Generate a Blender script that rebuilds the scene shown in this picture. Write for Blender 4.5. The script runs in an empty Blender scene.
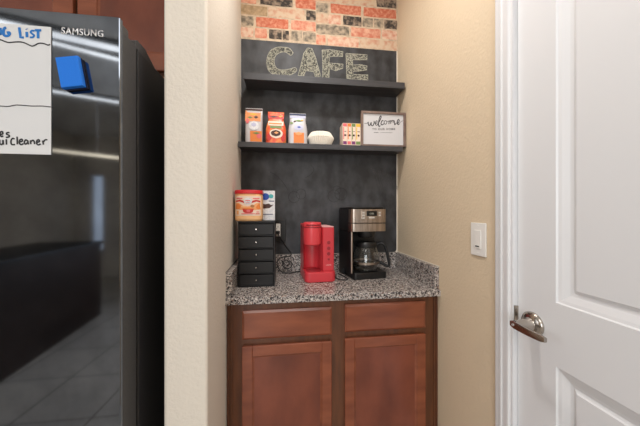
import bpy, bmesh, math, random
from mathutils import Vector, Matrix
from mathutils.geometry import tessellate_polygon
from math import sin, cos, pi, radians, atan

S = bpy.context.scene
C = S.collection
random.seed(7)

# ------------------------------------------------------------------ camera
F, HOR, EYE = 258.0, 212.0, 1.269
YAW = atan(32 / 258)
cam_data = bpy.data.cameras.new('camera')
cam_data.sensor_width = 36.0
cam_data.lens = 36.0 * F / 640.0
cam_data.shift_y = (HOR - 213.0) / 640.0
cam_data.clip_start = 0.02
cam = bpy.data.objects.new('camera', cam_data)
cam.location = (0, 0, EYE)
cam.rotation_euler = (pi / 2, 0, -YAW)
C.objects.link(cam)
S.camera = cam

# ------------------------------------------------------------------ world, lights, exposure
w = bpy.data.worlds.new('world')
S.world = w
w.use_nodes = True
w.node_tree.nodes['Background'].inputs[0].default_value = (0.85, 0.92, 1.0, 1)
w.node_tree.nodes['Background'].inputs[1].default_value = 1.2
S.view_settings.view_transform = 'Standard'
S.view_settings.look = 'None'
S.view_settings.exposure = 0.0
S.view_settings.gamma = 1.0
S.view_settings.use_curve_mapping = False


def area(name, loc, target, size, energy, color, shape='SQUARE', size_y=None, spread=180):
    d = bpy.data.lights.new(name, 'AREA')
    d.shape = shape
    d.size = size
    if size_y:
        d.size_y = size_y
    d.energy = energy
    d.color = color
    d.spread = radians(spread)
    o = bpy.data.objects.new(name, d)
    o.location = loc
    dr = Vector(target) - Vector(loc)
    o.rotation_euler = dr.to_track_quat('-Z', 'Y').to_euler()
    C.objects.link(o)
    return o


area('ceiling_downlight', (0.06, 0.80, 2.72), (0.06, 0.81, 0), 0.14, 13, (1.0, 0.96, 0.92), 'DISK')
area('kitchen_ceiling_fill', (-0.25, -1.2, 2.70), (-0.25, -1.2, 0), 1.3, 24, (1.0, 0.99, 0.97))  # unseen overhead area light, added as fill
area('rear_fill', (-1.0, -3.0, 1.5), (0.3, 1.0, 1.1), 1.6, 50, (0.92, 0.96, 1.0))  # cool fill added behind the camera, no window stands here
area('side_fill', (-3.3, 0.1, 1.7), (0.7, 0.5, 1.2), 1.2, 13, (0.90, 0.95, 1.0))  # fill added from the left to brighten the right wall and door


# ------------------------------------------------------------------ materials
def lin(c):
    return tuple(((x / 255) / 12.92 if x <= 10 else (((x / 255) + .055) / 1.055) ** 2.4) for x in c) + (1,)


def mat(name, rgb, rough=0.5, metal=0.0, spec=None, noise=None, bump=None, coat=0, emit=None, stretch=None, aniso=0):
    """noise=(scale, rgb2, lo, hi); bump=(scale, strength, distance)"""
    m = bpy.data.materials.new(name)
    m.use_nodes = True
    nt = m.node_tree
    b = nt.nodes['Principled BSDF']
    b.inputs['Base Color'].default_value = lin(rgb)
    b.inputs['Roughness'].default_value = rough
    b.inputs['Metallic'].default_value = metal
    if spec is not None:
        b.inputs['Specular IOR Level'].default_value = spec
    if coat:
        b.inputs['Coat Weight'].default_value = coat
        b.inputs['Coat Roughness'].default_value = 0.15
    if aniso:
        b.inputs['Anisotropic'].default_value = aniso
    if emit:
        b.inputs['Emission Color'].default_value = lin(emit[0])
        b.inputs['Emission Strength'].default_value = emit[1]
    tc = nt.nodes.new('ShaderNodeTexCoord')
    mp = nt.nodes.new('ShaderNodeMapping')
    if stretch:
        mp.inputs['Scale'].default_value = stretch
    nt.links.new(tc.outputs['Object'], mp.inputs['Vector'])
    if noise:
        n = nt.nodes.new('ShaderNodeTexNoise')
        n.inputs['Scale'].default_value = noise[0]
        n.inputs['Detail'].default_value = 6
        r = nt.nodes.new('ShaderNodeValToRGB')
        r.color_ramp.elements[0].position = noise[2]
        r.color_ramp.elements[1].position = noise[3]
        r.color_ramp.elements[0].color = lin(rgb)
        r.color_ramp.elements[1].color = lin(noise[1])
        nt.links.new(mp.outputs[0], n.inputs['Vector'])
        nt.links.new(n.outputs['Fac'], r.inputs['Fac'])
        nt.links.new(r.outputs['Color'], b.inputs['Base Color'])
    if bump:
        n2 = nt.nodes.new('ShaderNodeTexNoise')
        n2.inputs['Scale'].default_value = bump[0]
        n2.inputs['Detail'].default_value = 3
        bp = nt.nodes.new('ShaderNodeBump')
        bp.inputs['Strength'].default_value = bump[1]
        bp.inputs['Distance'].default_value = bump[2]
        nt.links.new(mp.outputs[0], n2.inputs['Vector'])
        nt.links.new(n2.outputs['Fac'], bp.inputs['Height'])
        nt.links.new(bp.outputs['Normal'], b.inputs['Normal'])
    return m


def granite():
    m = bpy.data.materials.new('granite')
    m.use_nodes = True
    nt = m.node_tree
    b = nt.nodes['Principled BSDF']
    b.inputs['Roughness'].default_value = 0.22
    tc = nt.nodes.new('ShaderNodeTexCoord')

    def vor(scale, seedoff):
        mp = nt.nodes.new('ShaderNodeMapping')
        mp.inputs['Location'].default_value = (seedoff, seedoff * 2, 0)
        nt.links.new(tc.outputs['Object'], mp.inputs['Vector'])
        ns = nt.nodes.new('ShaderNodeTexNoise')
        ns.inputs['Scale'].default_value = 120
        mx = nt.nodes.new('ShaderNodeMixRGB')
        mx.inputs[0].default_value = 0.012
        nt.links.new(mp.outputs[0], mx.inputs[1])
        nt.links.new(ns.outputs['Color'], mx.inputs[2])
        nt.links.new(mp.outputs[0], ns.inputs['Vector'])
        v = nt.nodes.new('ShaderNodeTexVoronoi')
        v.inputs['Scale'].default_value = scale
        nt.links.new(mx.outputs[0], v.inputs['Vector'])
        sp = nt.nodes.new('ShaderNodeSeparateColor')
        nt.links.new(v.outputs['Color'], sp.inputs[0])
        return sp
    a = vor(205, 0)
    r = nt.nodes.new('ShaderNodeValToRGB')
    cr = r.color_ramp
    cr.interpolation = 'CONSTANT'
    cols = [(0, (34, 31, 33)), (.12, (84, 78, 79)), (.27, (140, 132, 130)), (.42, (176, 168, 164)),
            (.66, (196, 188, 182)), (.84, (214, 207, 200)), (.94, (150, 122, 110))]
    cr.elements[0].position = 0
    cr.elements[0].color = lin(cols[0][1])
    cr.elements[1].position = cols[1][0]
    cr.elements[1].color = lin(cols[1][1])
    for p, c in cols[2:]:
        e = cr.elements.new(p)
        e.color = lin(c)
    nt.links.new(a.outputs[0], r.inputs['Fac'])
    a2 = vor(420, 3.3)
    r2 = nt.nodes.new('ShaderNodeValToRGB')
    r2.color_ramp.interpolation = 'CONSTANT'
    r2.color_ramp.elements[0].color = lin((20, 18, 20))
    r2.color_ramp.elements[1].position = .17
    r2.color_ramp.elements[1].color = (1, 1, 1, 1)
    nt.links.new(a2.outputs[1], r2.inputs['Fac'])
    mu = nt.nodes.new('ShaderNodeMixRGB')
    mu.blend_type = 'MULTIPLY'
    mu.inputs[0].default_value = .8
    nt.links.new(r.outputs[0], mu.inputs[1])
    nt.links.new(r2.outputs[0], mu.inputs[2])
    nt.links.new(mu.outputs[0], b.inputs['Base Color'])
    return m


def tile_floor():
    m = bpy.data.materials.new('floor_tile')
    m.use_nodes = True
    nt = m.node_tree
    b = nt.nodes['Principled BSDF']
    b.inputs['Roughness'].default_value = 0.35
    tc = nt.nodes.new('ShaderNodeTexCoord')
    br = nt.nodes.new('ShaderNodeTexBrick')
    br.offset = 0
    br.inputs['Color1'].default_value = lin((186, 178, 168))
    br.inputs['Color2'].default_value = lin((172, 165, 156))
    br.inputs['Mortar'].default_value = lin((110, 104, 98))
    br.inputs['Scale'].default_value = 1.0
    br.inputs['Mortar Size'].default_value = 0.006
    br.inputs['Brick Width'].default_value = 0.45
    br.inputs['Row Height'].default_value = 0.45
    nt.links.new(tc.outputs['Object'], br.inputs['Vector'])
    nt.links.new(br.outputs['Color'], b.inputs['Base Color'])
    return m


M = {}
M['wall'] = mat('wall_paint', (224, 216, 204), .9, bump=(95, .45, .004))
M['wall_tan'] = mat('wall_right_tan', (218, 198, 170), .9, bump=(95, .45, .004))  # warmer, tanner tone than the other walls
M['ceiling'] = mat('ceiling_paint', (232, 230, 226), .9)
M['granite'] = granite()
M['floor'] = tile_floor()
M['board'] = mat('chalkboard', (32, 32, 34), .55, noise=(11, (70, 71, 75), .38, .70), bump=(60, .1, .001), stretch=(1.2, 1, .8))
M['shelf'] = mat('black_shelf_wood', (54, 54, 58), .45, noise=(4, (70, 70, 74), .4, .7), stretch=(1, 12, 12))
M['chalk'] = mat('chalk', (188, 186, 170), .95, noise=(260, (118, 116, 106), .42, .6))
M['chalk_faint'] = mat('faint_chalk', (98, 98, 100), .95, noise=(200, (70, 70, 72), .4, .6))
M['chalk_dark'] = mat('wiped_dark_line', (24, 24, 26), .9)
M['mortar'] = mat('brick_mortar', (210, 188, 162), .9, noise=(40, (182, 162, 140), .4, .65))
M['b_red'] = mat('brick_red', (190, 100, 74), .9, noise=(48, (214, 150, 122), .42, .68))
M['b_salmon'] = mat('brick_salmon', (200, 122, 98), .9, noise=(40, (222, 172, 146), .38, .64))
M['b_pink'] = mat('brick_pink', (204, 140, 118), .9, noise=(32, (220, 192, 168), .36, .6))
M['b_pale'] = mat('brick_pale', (208, 184, 158), .9, noise=(30, (196, 140, 116), .44, .70))
M['b_dark'] = mat('brick_dark', (62, 56, 52), .9, noise=(40, (156, 136, 118), .42, .64))
M['b_grey'] = mat('brick_grey', (108, 100, 88), .9, noise=(36, (184, 166, 144), .36, .62))
M['b_olive'] = mat('brick_olive', (156, 132, 100), .9, noise=(55, (190, 162, 130), .38, .7))
WN = dict(noise=(5, (98, 50, 34), .35, .72), stretch=(1.2, 1.2, 1.2), coat=.25)
M['wood'] = mat('cherry_wood', (142, 78, 52), .27, noise=(9, (114, 58, 38), .35, .72), stretch=(.5, 1, 2), coat=.3)
M['wood_frame'] = mat('cherry_wood_frame', (104, 60, 34), .36, noise=(6, (80, 44, 25), .35, .72), stretch=(8, 8, 1), coat=.3)
M['wood_panel'] = mat('cherry_wood_panel', (130, 68, 48), .27, noise=(5, (98, 48, 34), .35, .72), stretch=(1.6, 1, .8), coat=.3)
M['wood_dark'] = mat('dark_toe_kick', (44, 26, 18), .6)
M['white'] = mat('white_semi_gloss', (226, 226, 228), .35)
M['plate'] = mat('switch_plastic', (236, 233, 228), .35)
M['nickel'] = mat('satin_nickel', (176, 168, 160), .22, 1.0)
M['steel_dark'] = mat('black_stainless', (126, 133, 144), .055, 1.0, noise=(9, (106, 112, 122), .35, .65))
M['fridge_side'] = mat('fridge_side_paint', (58, 57, 58), .42, noise=(300, (66, 65, 66), .4, .6))
M['fridge_body'] = mat('fridge_body_paint', (36, 35, 37), .4)
M['fridge_trim'] = mat('fridge_door_edge', (92, 90, 90), .35, .6)
M['black'] = mat('black_plastic', (20, 20, 21), .38)
M['black_satin'] = mat('black_satin_plastic', (26, 25, 26), .45, spec=.35)
M['rubber'] = mat('gasket_rubber', (8, 8, 8), .7)
M['silver'] = mat('silver_logo', (214, 214, 216), .25, .6)
M['paper'] = mat('dry_erase_sheet', (212, 213, 215), .35)
M['ink_blue'] = mat('blue_marker', (20, 110, 186), .6)
M['ink_black'] = mat('black_marker', (28, 28, 32), .6)
M['eraser'] = mat('blue_felt', (10, 112, 216), .75, bump=(300, .3, .001))
M['eraser_dark'] = mat('navy_backing', (22, 26, 60), .6)
M['red'] = mat('red_plastic', (204, 56, 66), .38, coat=.2)
M['red_dark'] = mat('dark_red_plastic', (150, 34, 44), .4)
M['red_light'] = mat('red_lid_plastic', (218, 66, 74), .32)
M['pinkish'] = mat('pale_marking', (236, 180, 180), .5)
M['steel'] = mat('brushed_steel', (186, 172, 160), .3, 1.0, noise=(30, (158, 146, 136), .4, .6), stretch=(6, 6, .3))
M['lcd'] = mat('lcd_glass', (16, 18, 20), .15)
M['lcd_digit'] = mat('lcd_digit', (176, 176, 164), .4)
M['key'] = mat('pale_key', (205, 200, 194), .4)
M['lid_red'] = mat('red_lid', (208, 34, 44), .4)
M['cream'] = mat('creamer_tub', (244, 192, 138), .5)
M['cream_label'] = mat('tub_label', (240, 218, 200), .5)
M['orange'] = mat('orange_print', (230, 132, 62), .5)
M['peach'] = mat('peach_print', (238, 168, 110), .5)
M['crimson'] = mat('red_print', (200, 48, 42), .5)
M['blue'] = mat('blue_print', (22, 72, 168), .45)
M['teal'] = mat('teal_print', (70, 176, 178), .5)
M['white_print'] = mat('white_print', (232, 232, 234), .5, noise=(120, (212, 214, 220), .4, .6))
M['brown'] = mat('brown_print', (70, 38, 28), .5)
M['green'] = mat('green_print', (112, 138, 78), .5)
M['yellow'] = mat('yellow_print', (232, 188, 70), .5)
M['foil_white'] = mat('white_bag_foil', (198, 195, 198), .35, bump=(60, .35, .003))
M['foil_orange'] = mat('orange_bag_foil', (228, 148, 92), .35, bump=(60, .35, .003))
M['foil_red'] = mat('red_bag_foil', (226, 84, 52), .35, noise=(28, (234, 134, 70), .45, .6), bump=(60, .35, .003))
M['navy'] = mat('navy_print', (62, 72, 104), .5)
M['lilac'] = mat('lilac_print', (190, 192, 218), .5)
M['purple'] = mat('purple_print', (120, 52, 110), .5)
M['pink'] = mat('pink_print', (226, 110, 116), .5)
M['filter'] = mat('filter_paper', (240, 232, 220), .9)
M['frame'] = mat('weathered_frame_wood', (112, 92, 84), .7, noise=(18, (142, 122, 112), .4, .7), stretch=(1, 3, 1))
M['sign'] = mat('white_sign_board', (208, 207, 210), .6)
M['sign_ink'] = mat('sign_ink', (46, 46, 50), .7)
M['grey_ink'] = mat('grey_ink', (120, 118, 120), .7)
M['cord'] = mat('black_cord', (18, 18, 19), .5)
M['chalk_fill'] = mat('chalk_fill', (66, 66, 64), .95, noise=(150, (168, 166, 150), .44, .62))
M['caulk_dark'] = mat('dark_caulk', (58, 52, 46), .8)
M['caulk'] = mat('pale_caulk', (204, 196, 182), .8)
M['maple'] = mat('cabinet_underside', (206, 160, 124), .6)
M['lampglow'] = mat('lamp_glow', (255, 252, 244), .5, emit=((255, 250, 240), 4.5))
g = bpy.data.materials.new('carafe_glass')
g.use_nodes = True
gb = g.node_tree.nodes['Principled BSDF']
gb.inputs['Base Color'].default_value = (.93, .95, .95, 1)
gb.inputs['Transmission Weight'].default_value = 1
gb.inputs['Roughness'].default_value = .02
gb.inputs['IOR'].default_value = 1.45
M['glass'] = g
M['warmglow'] = mat('streak_bar_glow', (255, 236, 200), .5, emit=((255, 232, 196), 3.0))  # glow of the added bar that mirrors as a streak
M['brick'] = mat('tan_print', (176, 120, 70), .5)

# ------------------------------------------------------------------ helpers


def px(x, y, Y=None, X=None, Zc=None):
    """the world point a viewing ray reaches on a plane: used only for laying out measured sizes"""
    u = (x - 320) / F
    r = Vector((cos(YAW) * u + sin(YAW), -sin(YAW) * u + cos(YAW), -(y - HOR) / F))
    if Y is not None:
        t = Y / r[1]
    elif X is not None:
        t = X / r[0]
    else:
        t = (Zc - EYE) / r[2]
    return Vector((0, 0, EYE)) + r * t


def add_box(bm, x0, x1, y0, y1, z0, z1, bev=0.0, seg=2):
    r = bmesh.ops.create_cube(bm, size=1.0)
    vs = r['verts']
    for v in vs:
        v.co = Vector(((x0 + x1) / 2 + v.co.x * (x1 - x0), (y0 + y1) / 2 + v.co.y * (y1 - y0), (z0 + z1) / 2 + v.co.z * (z1 - z0)))
    if bev:
        es = list({e for v in vs for e in v.link_edges})
        bmesh.ops.bevel(bm, geom=es, offset=bev, segments=seg, affect='EDGES', profile=.5)


def add_prism(bm, pts, f, bev=0.0):
    """pts: 2D outline; f(u, v, w) -> world with w in {0, 1}"""
    a = [bm.verts.new(f(u, v, 0)) for u, v in pts]
    b = [bm.verts.new(f(u, v, 1)) for u, v in pts]
    n = len(pts)
    faces = [bm.faces.new(a), bm.faces.new(list(reversed(b)))]
    for i in range(n):
        faces.append(bm.faces.new([a[(i + 1) % n], a[i], b[i], b[(i + 1) % n]]))
    bmesh.ops.recalc_face_normals(bm, faces=faces)
    if bev:
        es = [e for e in set(faces[0].edges) | set(faces[1].edges)]
        bmesh.ops.bevel(bm, geom=es, offset=bev, segments=2, affect='EDGES', profile=.5)


def add_lathe(bm, cx, cy, prof, n=40, sx=1.0, sy=1.0, cap=True, rad=None):
    rings = []
    for r, z in prof:
        ring = []
        for i in range(n):
            a = 2 * pi * i / n
            k = rad(a, r, z) if rad else 1.0
            ring.append(bm.verts.new((cx + r * k * sx * cos(a), cy + r * k * sy * sin(a), z)))
        rings.append(ring)
    fs = []
    for p, q in zip(rings, rings[1:]):
        for i in range(n):
            fs.append(bm.faces.new([p[i], p[(i + 1) % n], q[(i + 1) % n], q[i]]))
    if cap:
        fs.append(bm.faces.new(list(reversed(rings[0]))))
        fs.append(bm.faces.new(rings[-1]))
    bmesh.ops.recalc_face_normals(bm, faces=fs)


def smooth_path(pts, sub=6):
    if len(pts) < 3:
        return [Vector(p) for p in pts]
    P = [Vector(p) for p in pts]
    P = [P[0] * 2 - P[1]] + P + [P[-1] * 2 - P[-2]]
    out = []
    for i in range(1, len(P) - 2):
        p0, p1, p2, p3 = P[i - 1], P[i], P[i + 1], P[i + 2]
        for s in range(sub):
            t = s / sub
            out.append(0.5 * ((2 * p1) + (-p0 + p2) * t + (2 * p0 - 5 * p1 + 4 * p2 - p3) * t * t + (-p0 + 3 * p1 - 3 * p2 + p3) * t ** 3))
    out.append(P[-2])
    return out


def add_tube(bm, pts, r, n=8, flat=None, up=None):
    """sweep along pts; flat=(normal, factor) squashes the section along normal"""
    P = [Vector(p) for p in pts]
    rings = []
    for i, p in enumerate(P):
        t = (P[min(i + 1, len(P) - 1)] - P[max(i - 1, 0)]).normalized()
        ref = Vector(flat[0]) if flat else (Vector((0, 0, 1)) if abs(t.z) < .9 else Vector((0, 1, 0)))
        s = t.cross(ref).normalized()
        u = s.cross(t).normalized()
        rr = r[i] if isinstance(r, (list, tuple)) else r
        k = flat[1] if flat else 1.0
        rings.append([bm.verts.new(p + s * (rr * cos(2 * pi * j / n)) + u * (rr * k * sin(2 * pi * j / n))) for j in range(n)])
    fs = []
    for p, q in zip(rings, rings[1:]):
        for j in range(n):
            fs.append(bm.faces.new([p[j], p[(j + 1) % n], q[(j + 1) % n], q[j]]))
    fs.append(bm.faces.new(list(reversed(rings[0]))))
    fs.append(bm.faces.new(rings[-1]))
    bmesh.ops.recalc_face_normals(bm, faces=fs)


def add_stroke(bm, pts, f, width, nrm, smooth=True, thick=.0006):
    """a flat marker line; f maps (u, v) to the world; nrm is the surface normal"""
    P = [f(u, v) for u, v in pts]
    if smooth:
        P = smooth_path(P, 5)
    add_tube(bm, P, width / 2, 6, (nrm, 2 * thick / width))


def origin_of(p):
    o = Vector((0, 0, 0))
    while p:
        o += p.location
        p = p.parent
    return o


def obj(name, bm, m, parent=None, smooth=False):
    o0 = origin_of(parent) if parent else Vector((0, 0, 0))
    if parent is None:                                  # a thing of one mesh: origin at its base centre
        lo = Vector([min(v.co[i] for v in bm.verts) for i in range(3)])
        hi = Vector([max(v.co[i] for v in bm.verts) for i in range(3)])
        o0 = Vector(((lo.x + hi.x) / 2, (lo.y + hi.y) / 2, lo.z))
    for v in bm.verts:
        v.co -= o0
    me = bpy.data.meshes.new(name)
    bm.to_mesh(me)
    bm.free()
    ms = m if isinstance(m, list) else [m]
    for k in ms:
        me.materials.append(M[k])
    if smooth:
        for p in me.polygons:
            p.use_smooth = True
        me.set_sharp_from_angle(angle=radians(38))
    o = bpy.data.objects.new(name, me)
    C.objects.link(o)
    if smooth:
        wn = o.modifiers.new('weighted_normals', 'WEIGHTED_NORMAL')
        wn.keep_sharp = True
        wn.weight = 100
    if parent:
        o.parent = parent
    else:
        o.location = o0
    return o


def box_obj(name, dims, m, parent=None, bev=0.0, smooth=False):
    bm = bmesh.new()
    add_box(bm, *dims, bev=bev)
    return obj(name, bm, m, parent, smooth)


def thing(name, label, cat, loc, group=None):
    o = bpy.data.objects.new(name, None)
    o.empty_display_size = .05
    C.objects.link(o)
    o.location = loc
    return tag(o, label, cat, group)


def tag(o, label, cat, group=None):
    o['label'] = label
    o['category'] = cat
    if group:
        o['group'] = group
    return o


def struct(o, label=None, cat=None):
    o['kind'] = 'structure'
    if label:
        o['label'] = label
        o['category'] = cat
    return o


def text_bm(s, size, f, thick=.0006, bold=0.0, space=1.0):
    """lettering: f(u, v, w) maps text plane coords to the world"""
    cu = bpy.data.curves.new('lettering', 'FONT')
    cu.body = s
    cu.size = size
    cu.offset = bold
    cu.space_character = space
    to = bpy.data.objects.new('lettering', cu)
    C.objects.link(to)
    bpy.context.view_layer.update()
    me = bpy.data.meshes.new_from_object(to.evaluated_get(bpy.context.evaluated_depsgraph_get()))
    bm = bmesh.new()
    bm.from_mesh(me)
    bpy.data.objects.remove(to)
    bpy.data.curves.remove(cu)
    bpy.data.meshes.remove(me)
    xs = [v.co.x for v in bm.verts]
    ys = [v.co.y for v in bm.verts]
    x0, x1, y0, y1 = min(xs), max(xs), min(ys), max(ys)
    for v in bm.verts:
        v.co = f((v.co.x - x0) / (x1 - x0), (v.co.y - y0) / (y1 - y0), 0)
    return bm


# ------------------------------------------------------------------ the setting
ZC = 2.74
YB = 1.57            # back of the niche
XR = 0.692           # right wall
YS = 0.82            # front face of the wall stub


def poly_wall(name, pts, z0=0.0, z1=ZC, m='wall'):
    bm = bmesh.new()
    a = [bm.verts.new((x, y, z0)) for x, y in pts]
    b = [bm.verts.new((x, y, z1)) for x, y in pts]
    n = len(pts)
    bm.faces.new(a)
    bm.faces.new(list(reversed(b)))
    for i in range(n):
        bm.faces.new([a[(i + 1) % n], a[i], b[i], b[(i + 1) % n]])
    bmesh.ops.recalc_face_normals(bm, faces=bm.faces)
    return struct(obj(name, bm, m))


struct(box_obj('floor', (-4.2, 0.9, -4.2, 1.75, -0.1, 0.0), 'floor'))
struct(box_obj('ceiling', (-4.2, 0.9, -4.2, 1.75, ZC, ZC + .1), 'ceiling'))
# wall stub between the refrigerator and the niche, with the bullnose corner
R_ = .010
bul = [(-.244 - R_ + R_ * sin(a), YS + R_ - R_ * cos(a)) for a in [i * pi / 12 for i in range(7)]]
bul2 = [(-.369 + R_ - R_ * cos(a), YS + R_ - R_ * sin(a)) for a in [i * pi / 12 for i in range(7)]]
poly_wall('wall_left', bul2 + bul + [(-.277, YB), (-.369, YB)])
bm = bmesh.new()
wa_, wb_ = px(92.5, 100, Y=2 * .714 + 4.15), px(105.5, 100, Y=2 * .714 + 4.15)
WX0, WX1, WZ0, WZ1 = wa_.x, wb_.x, .5, 2.0
add_box(bm, -4.2, WX0, -4.2, -4.1, 0, ZC)
add_box(bm, WX1, .9, -4.2, -4.1, 0, ZC)
add_box(bm, WX0, WX1, -4.2, -4.1, 0, WZ0)
add_box(bm, WX0, WX1, -4.2, -4.1, WZ1, ZC)
struct(obj('wall_front', bm, 'wall'))
bm = bmesh.new()
add_box(bm, WX0 + .001, WX0 + .03, -4.16, -4.12, WZ0 + .001, WZ1 - .001)
add_box(bm, WX1 - .03, WX1 - .001, -4.16, -4.12, WZ0 + .001, WZ1 - .001)
add_box(bm, WX0 + .03, WX1 - .03, -4.16, -4.12, WZ0 + .001, WZ0 + .03)
add_box(bm, WX0 + .03, WX1 - .03, -4.16, -4.12, WZ1 - .03, WZ1 - .001)
struct(obj('window_1', bm, 'white'))
poly_wall('wall_side', [(-4.2, -4.1), (-4.1, -4.1), (-4.1, 1.57), (-4.2, 1.57)])

# right wall with the door opening
DY0, DY1, DZ = -.12, .711, 2.05
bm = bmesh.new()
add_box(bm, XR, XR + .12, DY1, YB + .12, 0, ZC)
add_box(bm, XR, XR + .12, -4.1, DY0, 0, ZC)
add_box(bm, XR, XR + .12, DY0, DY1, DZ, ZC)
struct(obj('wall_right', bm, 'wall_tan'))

# back wall: plain below, printed brick wallpaper above the chalkboard
bm = bmesh.new()
add_box(bm, -4.1, XR, YB, YB + .12, 0, ZC)
kinds = ['mortar', 'b_red', 'b_salmon', 'b_pink', 'b_pale', 'b_dark', 'b_grey', 'b_olive', 'wall']
ki = {k: i for i, k in enumerate(kinds)}
for f_ in bm.faces:
    f_.material_index = ki['wall']
XL = -.276
ZB = 2.292
fq = bm.faces.new([bm.verts.new(p) for p in ((XL, YB - .0006, ZB), (XR - .0005, YB - .0006, ZB), (XR - .0005, YB - .0006, ZC), (XL, YB - .0006, ZC))])
fq.material_index = 0


def brick(x0, x1, z0, z1, k):
    x0 = max(x0, XL + .001)
    x1 = min(x1, XR - .002)
    if x1 - x0 < .006:
        return
    pts = []
    j = .0016
    nx = max(3, int((x1 - x0) / .018))
    for i in range(nx):
        pts.append((x0 + (x1 - x0) * (i + .08) / (nx - .84), z0 + random.uniform(-j, j)))
    for i in range(2):
        pts.append((x1 + random.uniform(-j, j), z0 + (z1 - z0) * (i + .7) / 2.4))
    for i in range(nx):
        pts.append((x1 - (x1 - x0) * (i + .08) / (nx - .84), z1 + random.uniform(-j, j)))
    for i in range(2):
        pts.append((x0 + random.uniform(-j, j), z1 - (z1 - z0) * (i + .7) / 2.4))
    fc = bm.faces.new([bm.verts.new((x, YB - .0012, z)) for x, z in pts])
    fc.material_index = ki[k]


def zrow(x, y):
    return px(x, y, Y=YB).z


SEAM = 316
left_rows = [  # (px x0, px x1, kind) per row, bottom row first; rows follow level courses
    [(240.5, 253.5, 'b_pink'), (255, 267, 'b_salmon'), (269, 282, 'b_dark'), (282.6, 289, 'b_dark'), (291, 302, 'b_grey'), (303, 315.8, 'b_grey')],
    [(240.5, 253.5, 'b_grey'), (256, 288.5, 'b_red'), (291, 315.8, 'b_salmon')],
    [(240.5, 267.5, 'b_olive'), (268.5, 304.5, 'b_pale'), (306, 315.8, 'b_dark')],
    [(240.5, 256.5, 'b_salmon'), (260, 292.5, 'b_dark'), (295.5, 315.8, 'b_red')]]
right_rows = [
    [(316.2, 325.5, 'b_salmon'), (328, 358.5, 'b_pink'), (360, 397, 'b_pale')],
    [(316.2, 349, 'b_grey'), (351, 380.5, 'b_salmon'), (382, 397, 'b_pink')],
    [(316.2, 328, 'b_pale'), (328.4, 341, 'b_pink'), (343, 361.5, 'b_dark'), (362.5, 373, 'b_grey'), (374, 383.5, 'b_grey'), (384.2, 397, 'b_dark')],
    [(316.2, 328.5, 'b_grey'), (330.5, 361, 'b_red'), (363.5, 396, 'b_red')],
    [(316.2, 375, 'b_pale'), (376.5, 396.5, 'b_dark')]]
ZL0, ZR0, RH = 2.306, 2.290, .0665
xs_ = px(SEAM, 30, Y=YB).x
for rows, z0 in ((left_rows, ZL0), (right_rows, ZR0 + .006)):
    for i, row in enumerate(rows):
        for a, b_, k in row:
            yy = 40 - i * 10
            brick(px(a, yy, Y=YB).x, px(b_, yy, Y=YB).x, z0 + i * RH, z0 + i * RH + RH - .0095, k)
for side in (0, 1):
    z0 = (ZL0, ZR0 + .006)[side]
    xa, xb = ((XL, xs_), (xs_, XR))[side]
    for i in range((4, 5)[side], 7):
        x = xa - random.uniform(0, .15)
        while x < xb:
            l = random.choice([.08, .19, .2, .21])
            zt = z0 + i * RH
            if zt + RH - .01 < ZC:
                brick(max(x, xa + .001), min(x + l, xb - .001), zt, zt + RH - .0095, random.choice(['b_red', 'b_salmon', 'b_pink', 'b_pale', 'b_dark', 'b_grey', 'b_olive', 'b_red']))
            x += l + .011
struct(obj('wall_back', bm, kinds))

# ---- casing (trim_1) and door
bm = bmesh.new()
prof = [(0, 0), (.011, 0), (.013, .006), (.013, .020), (.017, .023), (.018, .030), (.0155, .034), (.0155, .046), (.019, .050), (.019, .058), (.014, .063), (.014, .070), (0, .070)]


def casing_leg(y_out, sgn, z1):
    add_prism(bm, [(p[1], p[0]) for p in prof], lambda u, v, w_: Vector((XR - v, y_out + sgn * u, 0 if w_ == 0 else z1)))


casing_leg(.777, -1, DZ + .075)
casing_leg(DY0 - .075, 1, DZ + .075)
add_prism(bm, [(p[1], p[0]) for p in prof], lambda u, v, w_: Vector((XR - v, DY0 - .005 if w_ == 0 else DY1 + .005, DZ + .075 - u)))
# jamb and stop inside the opening
add_box(bm, XR - .003, XR + .12, DY1 - .006, DY1, 0, DZ)
add_box(bm, XR, XR + .12, DY0, DY0 + .006, 0, DZ)
add_box(bm, XR, XR + .12, DY0, DY1, DZ - .006, DZ)
struct(obj('trim_1', bm, 'white', smooth=False))

# door slab facing -X with two moulded panels
XD = XR + .001
bm = bmesh.new()
y0, y1, z0, z1 = DY0 + .009, DY1 - .0075, .012, DZ - .009
py0, py1 = .0, .592
P1 = (py0, py1, 1.032, 1.93)
P2 = (py0, py1, .20, .866)
ys = sorted({y0, py0, py1, y1})
zs = sorted({z0, P2[2], P2[3], P1[2], P1[3], z1})
vg = {}


def gv(x, y, z):
    k = (round(x, 5), round(y, 5), round(z, 5))
    if k not in vg:
        vg[k] = bm.verts.new(k)
    return vg[k]


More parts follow.
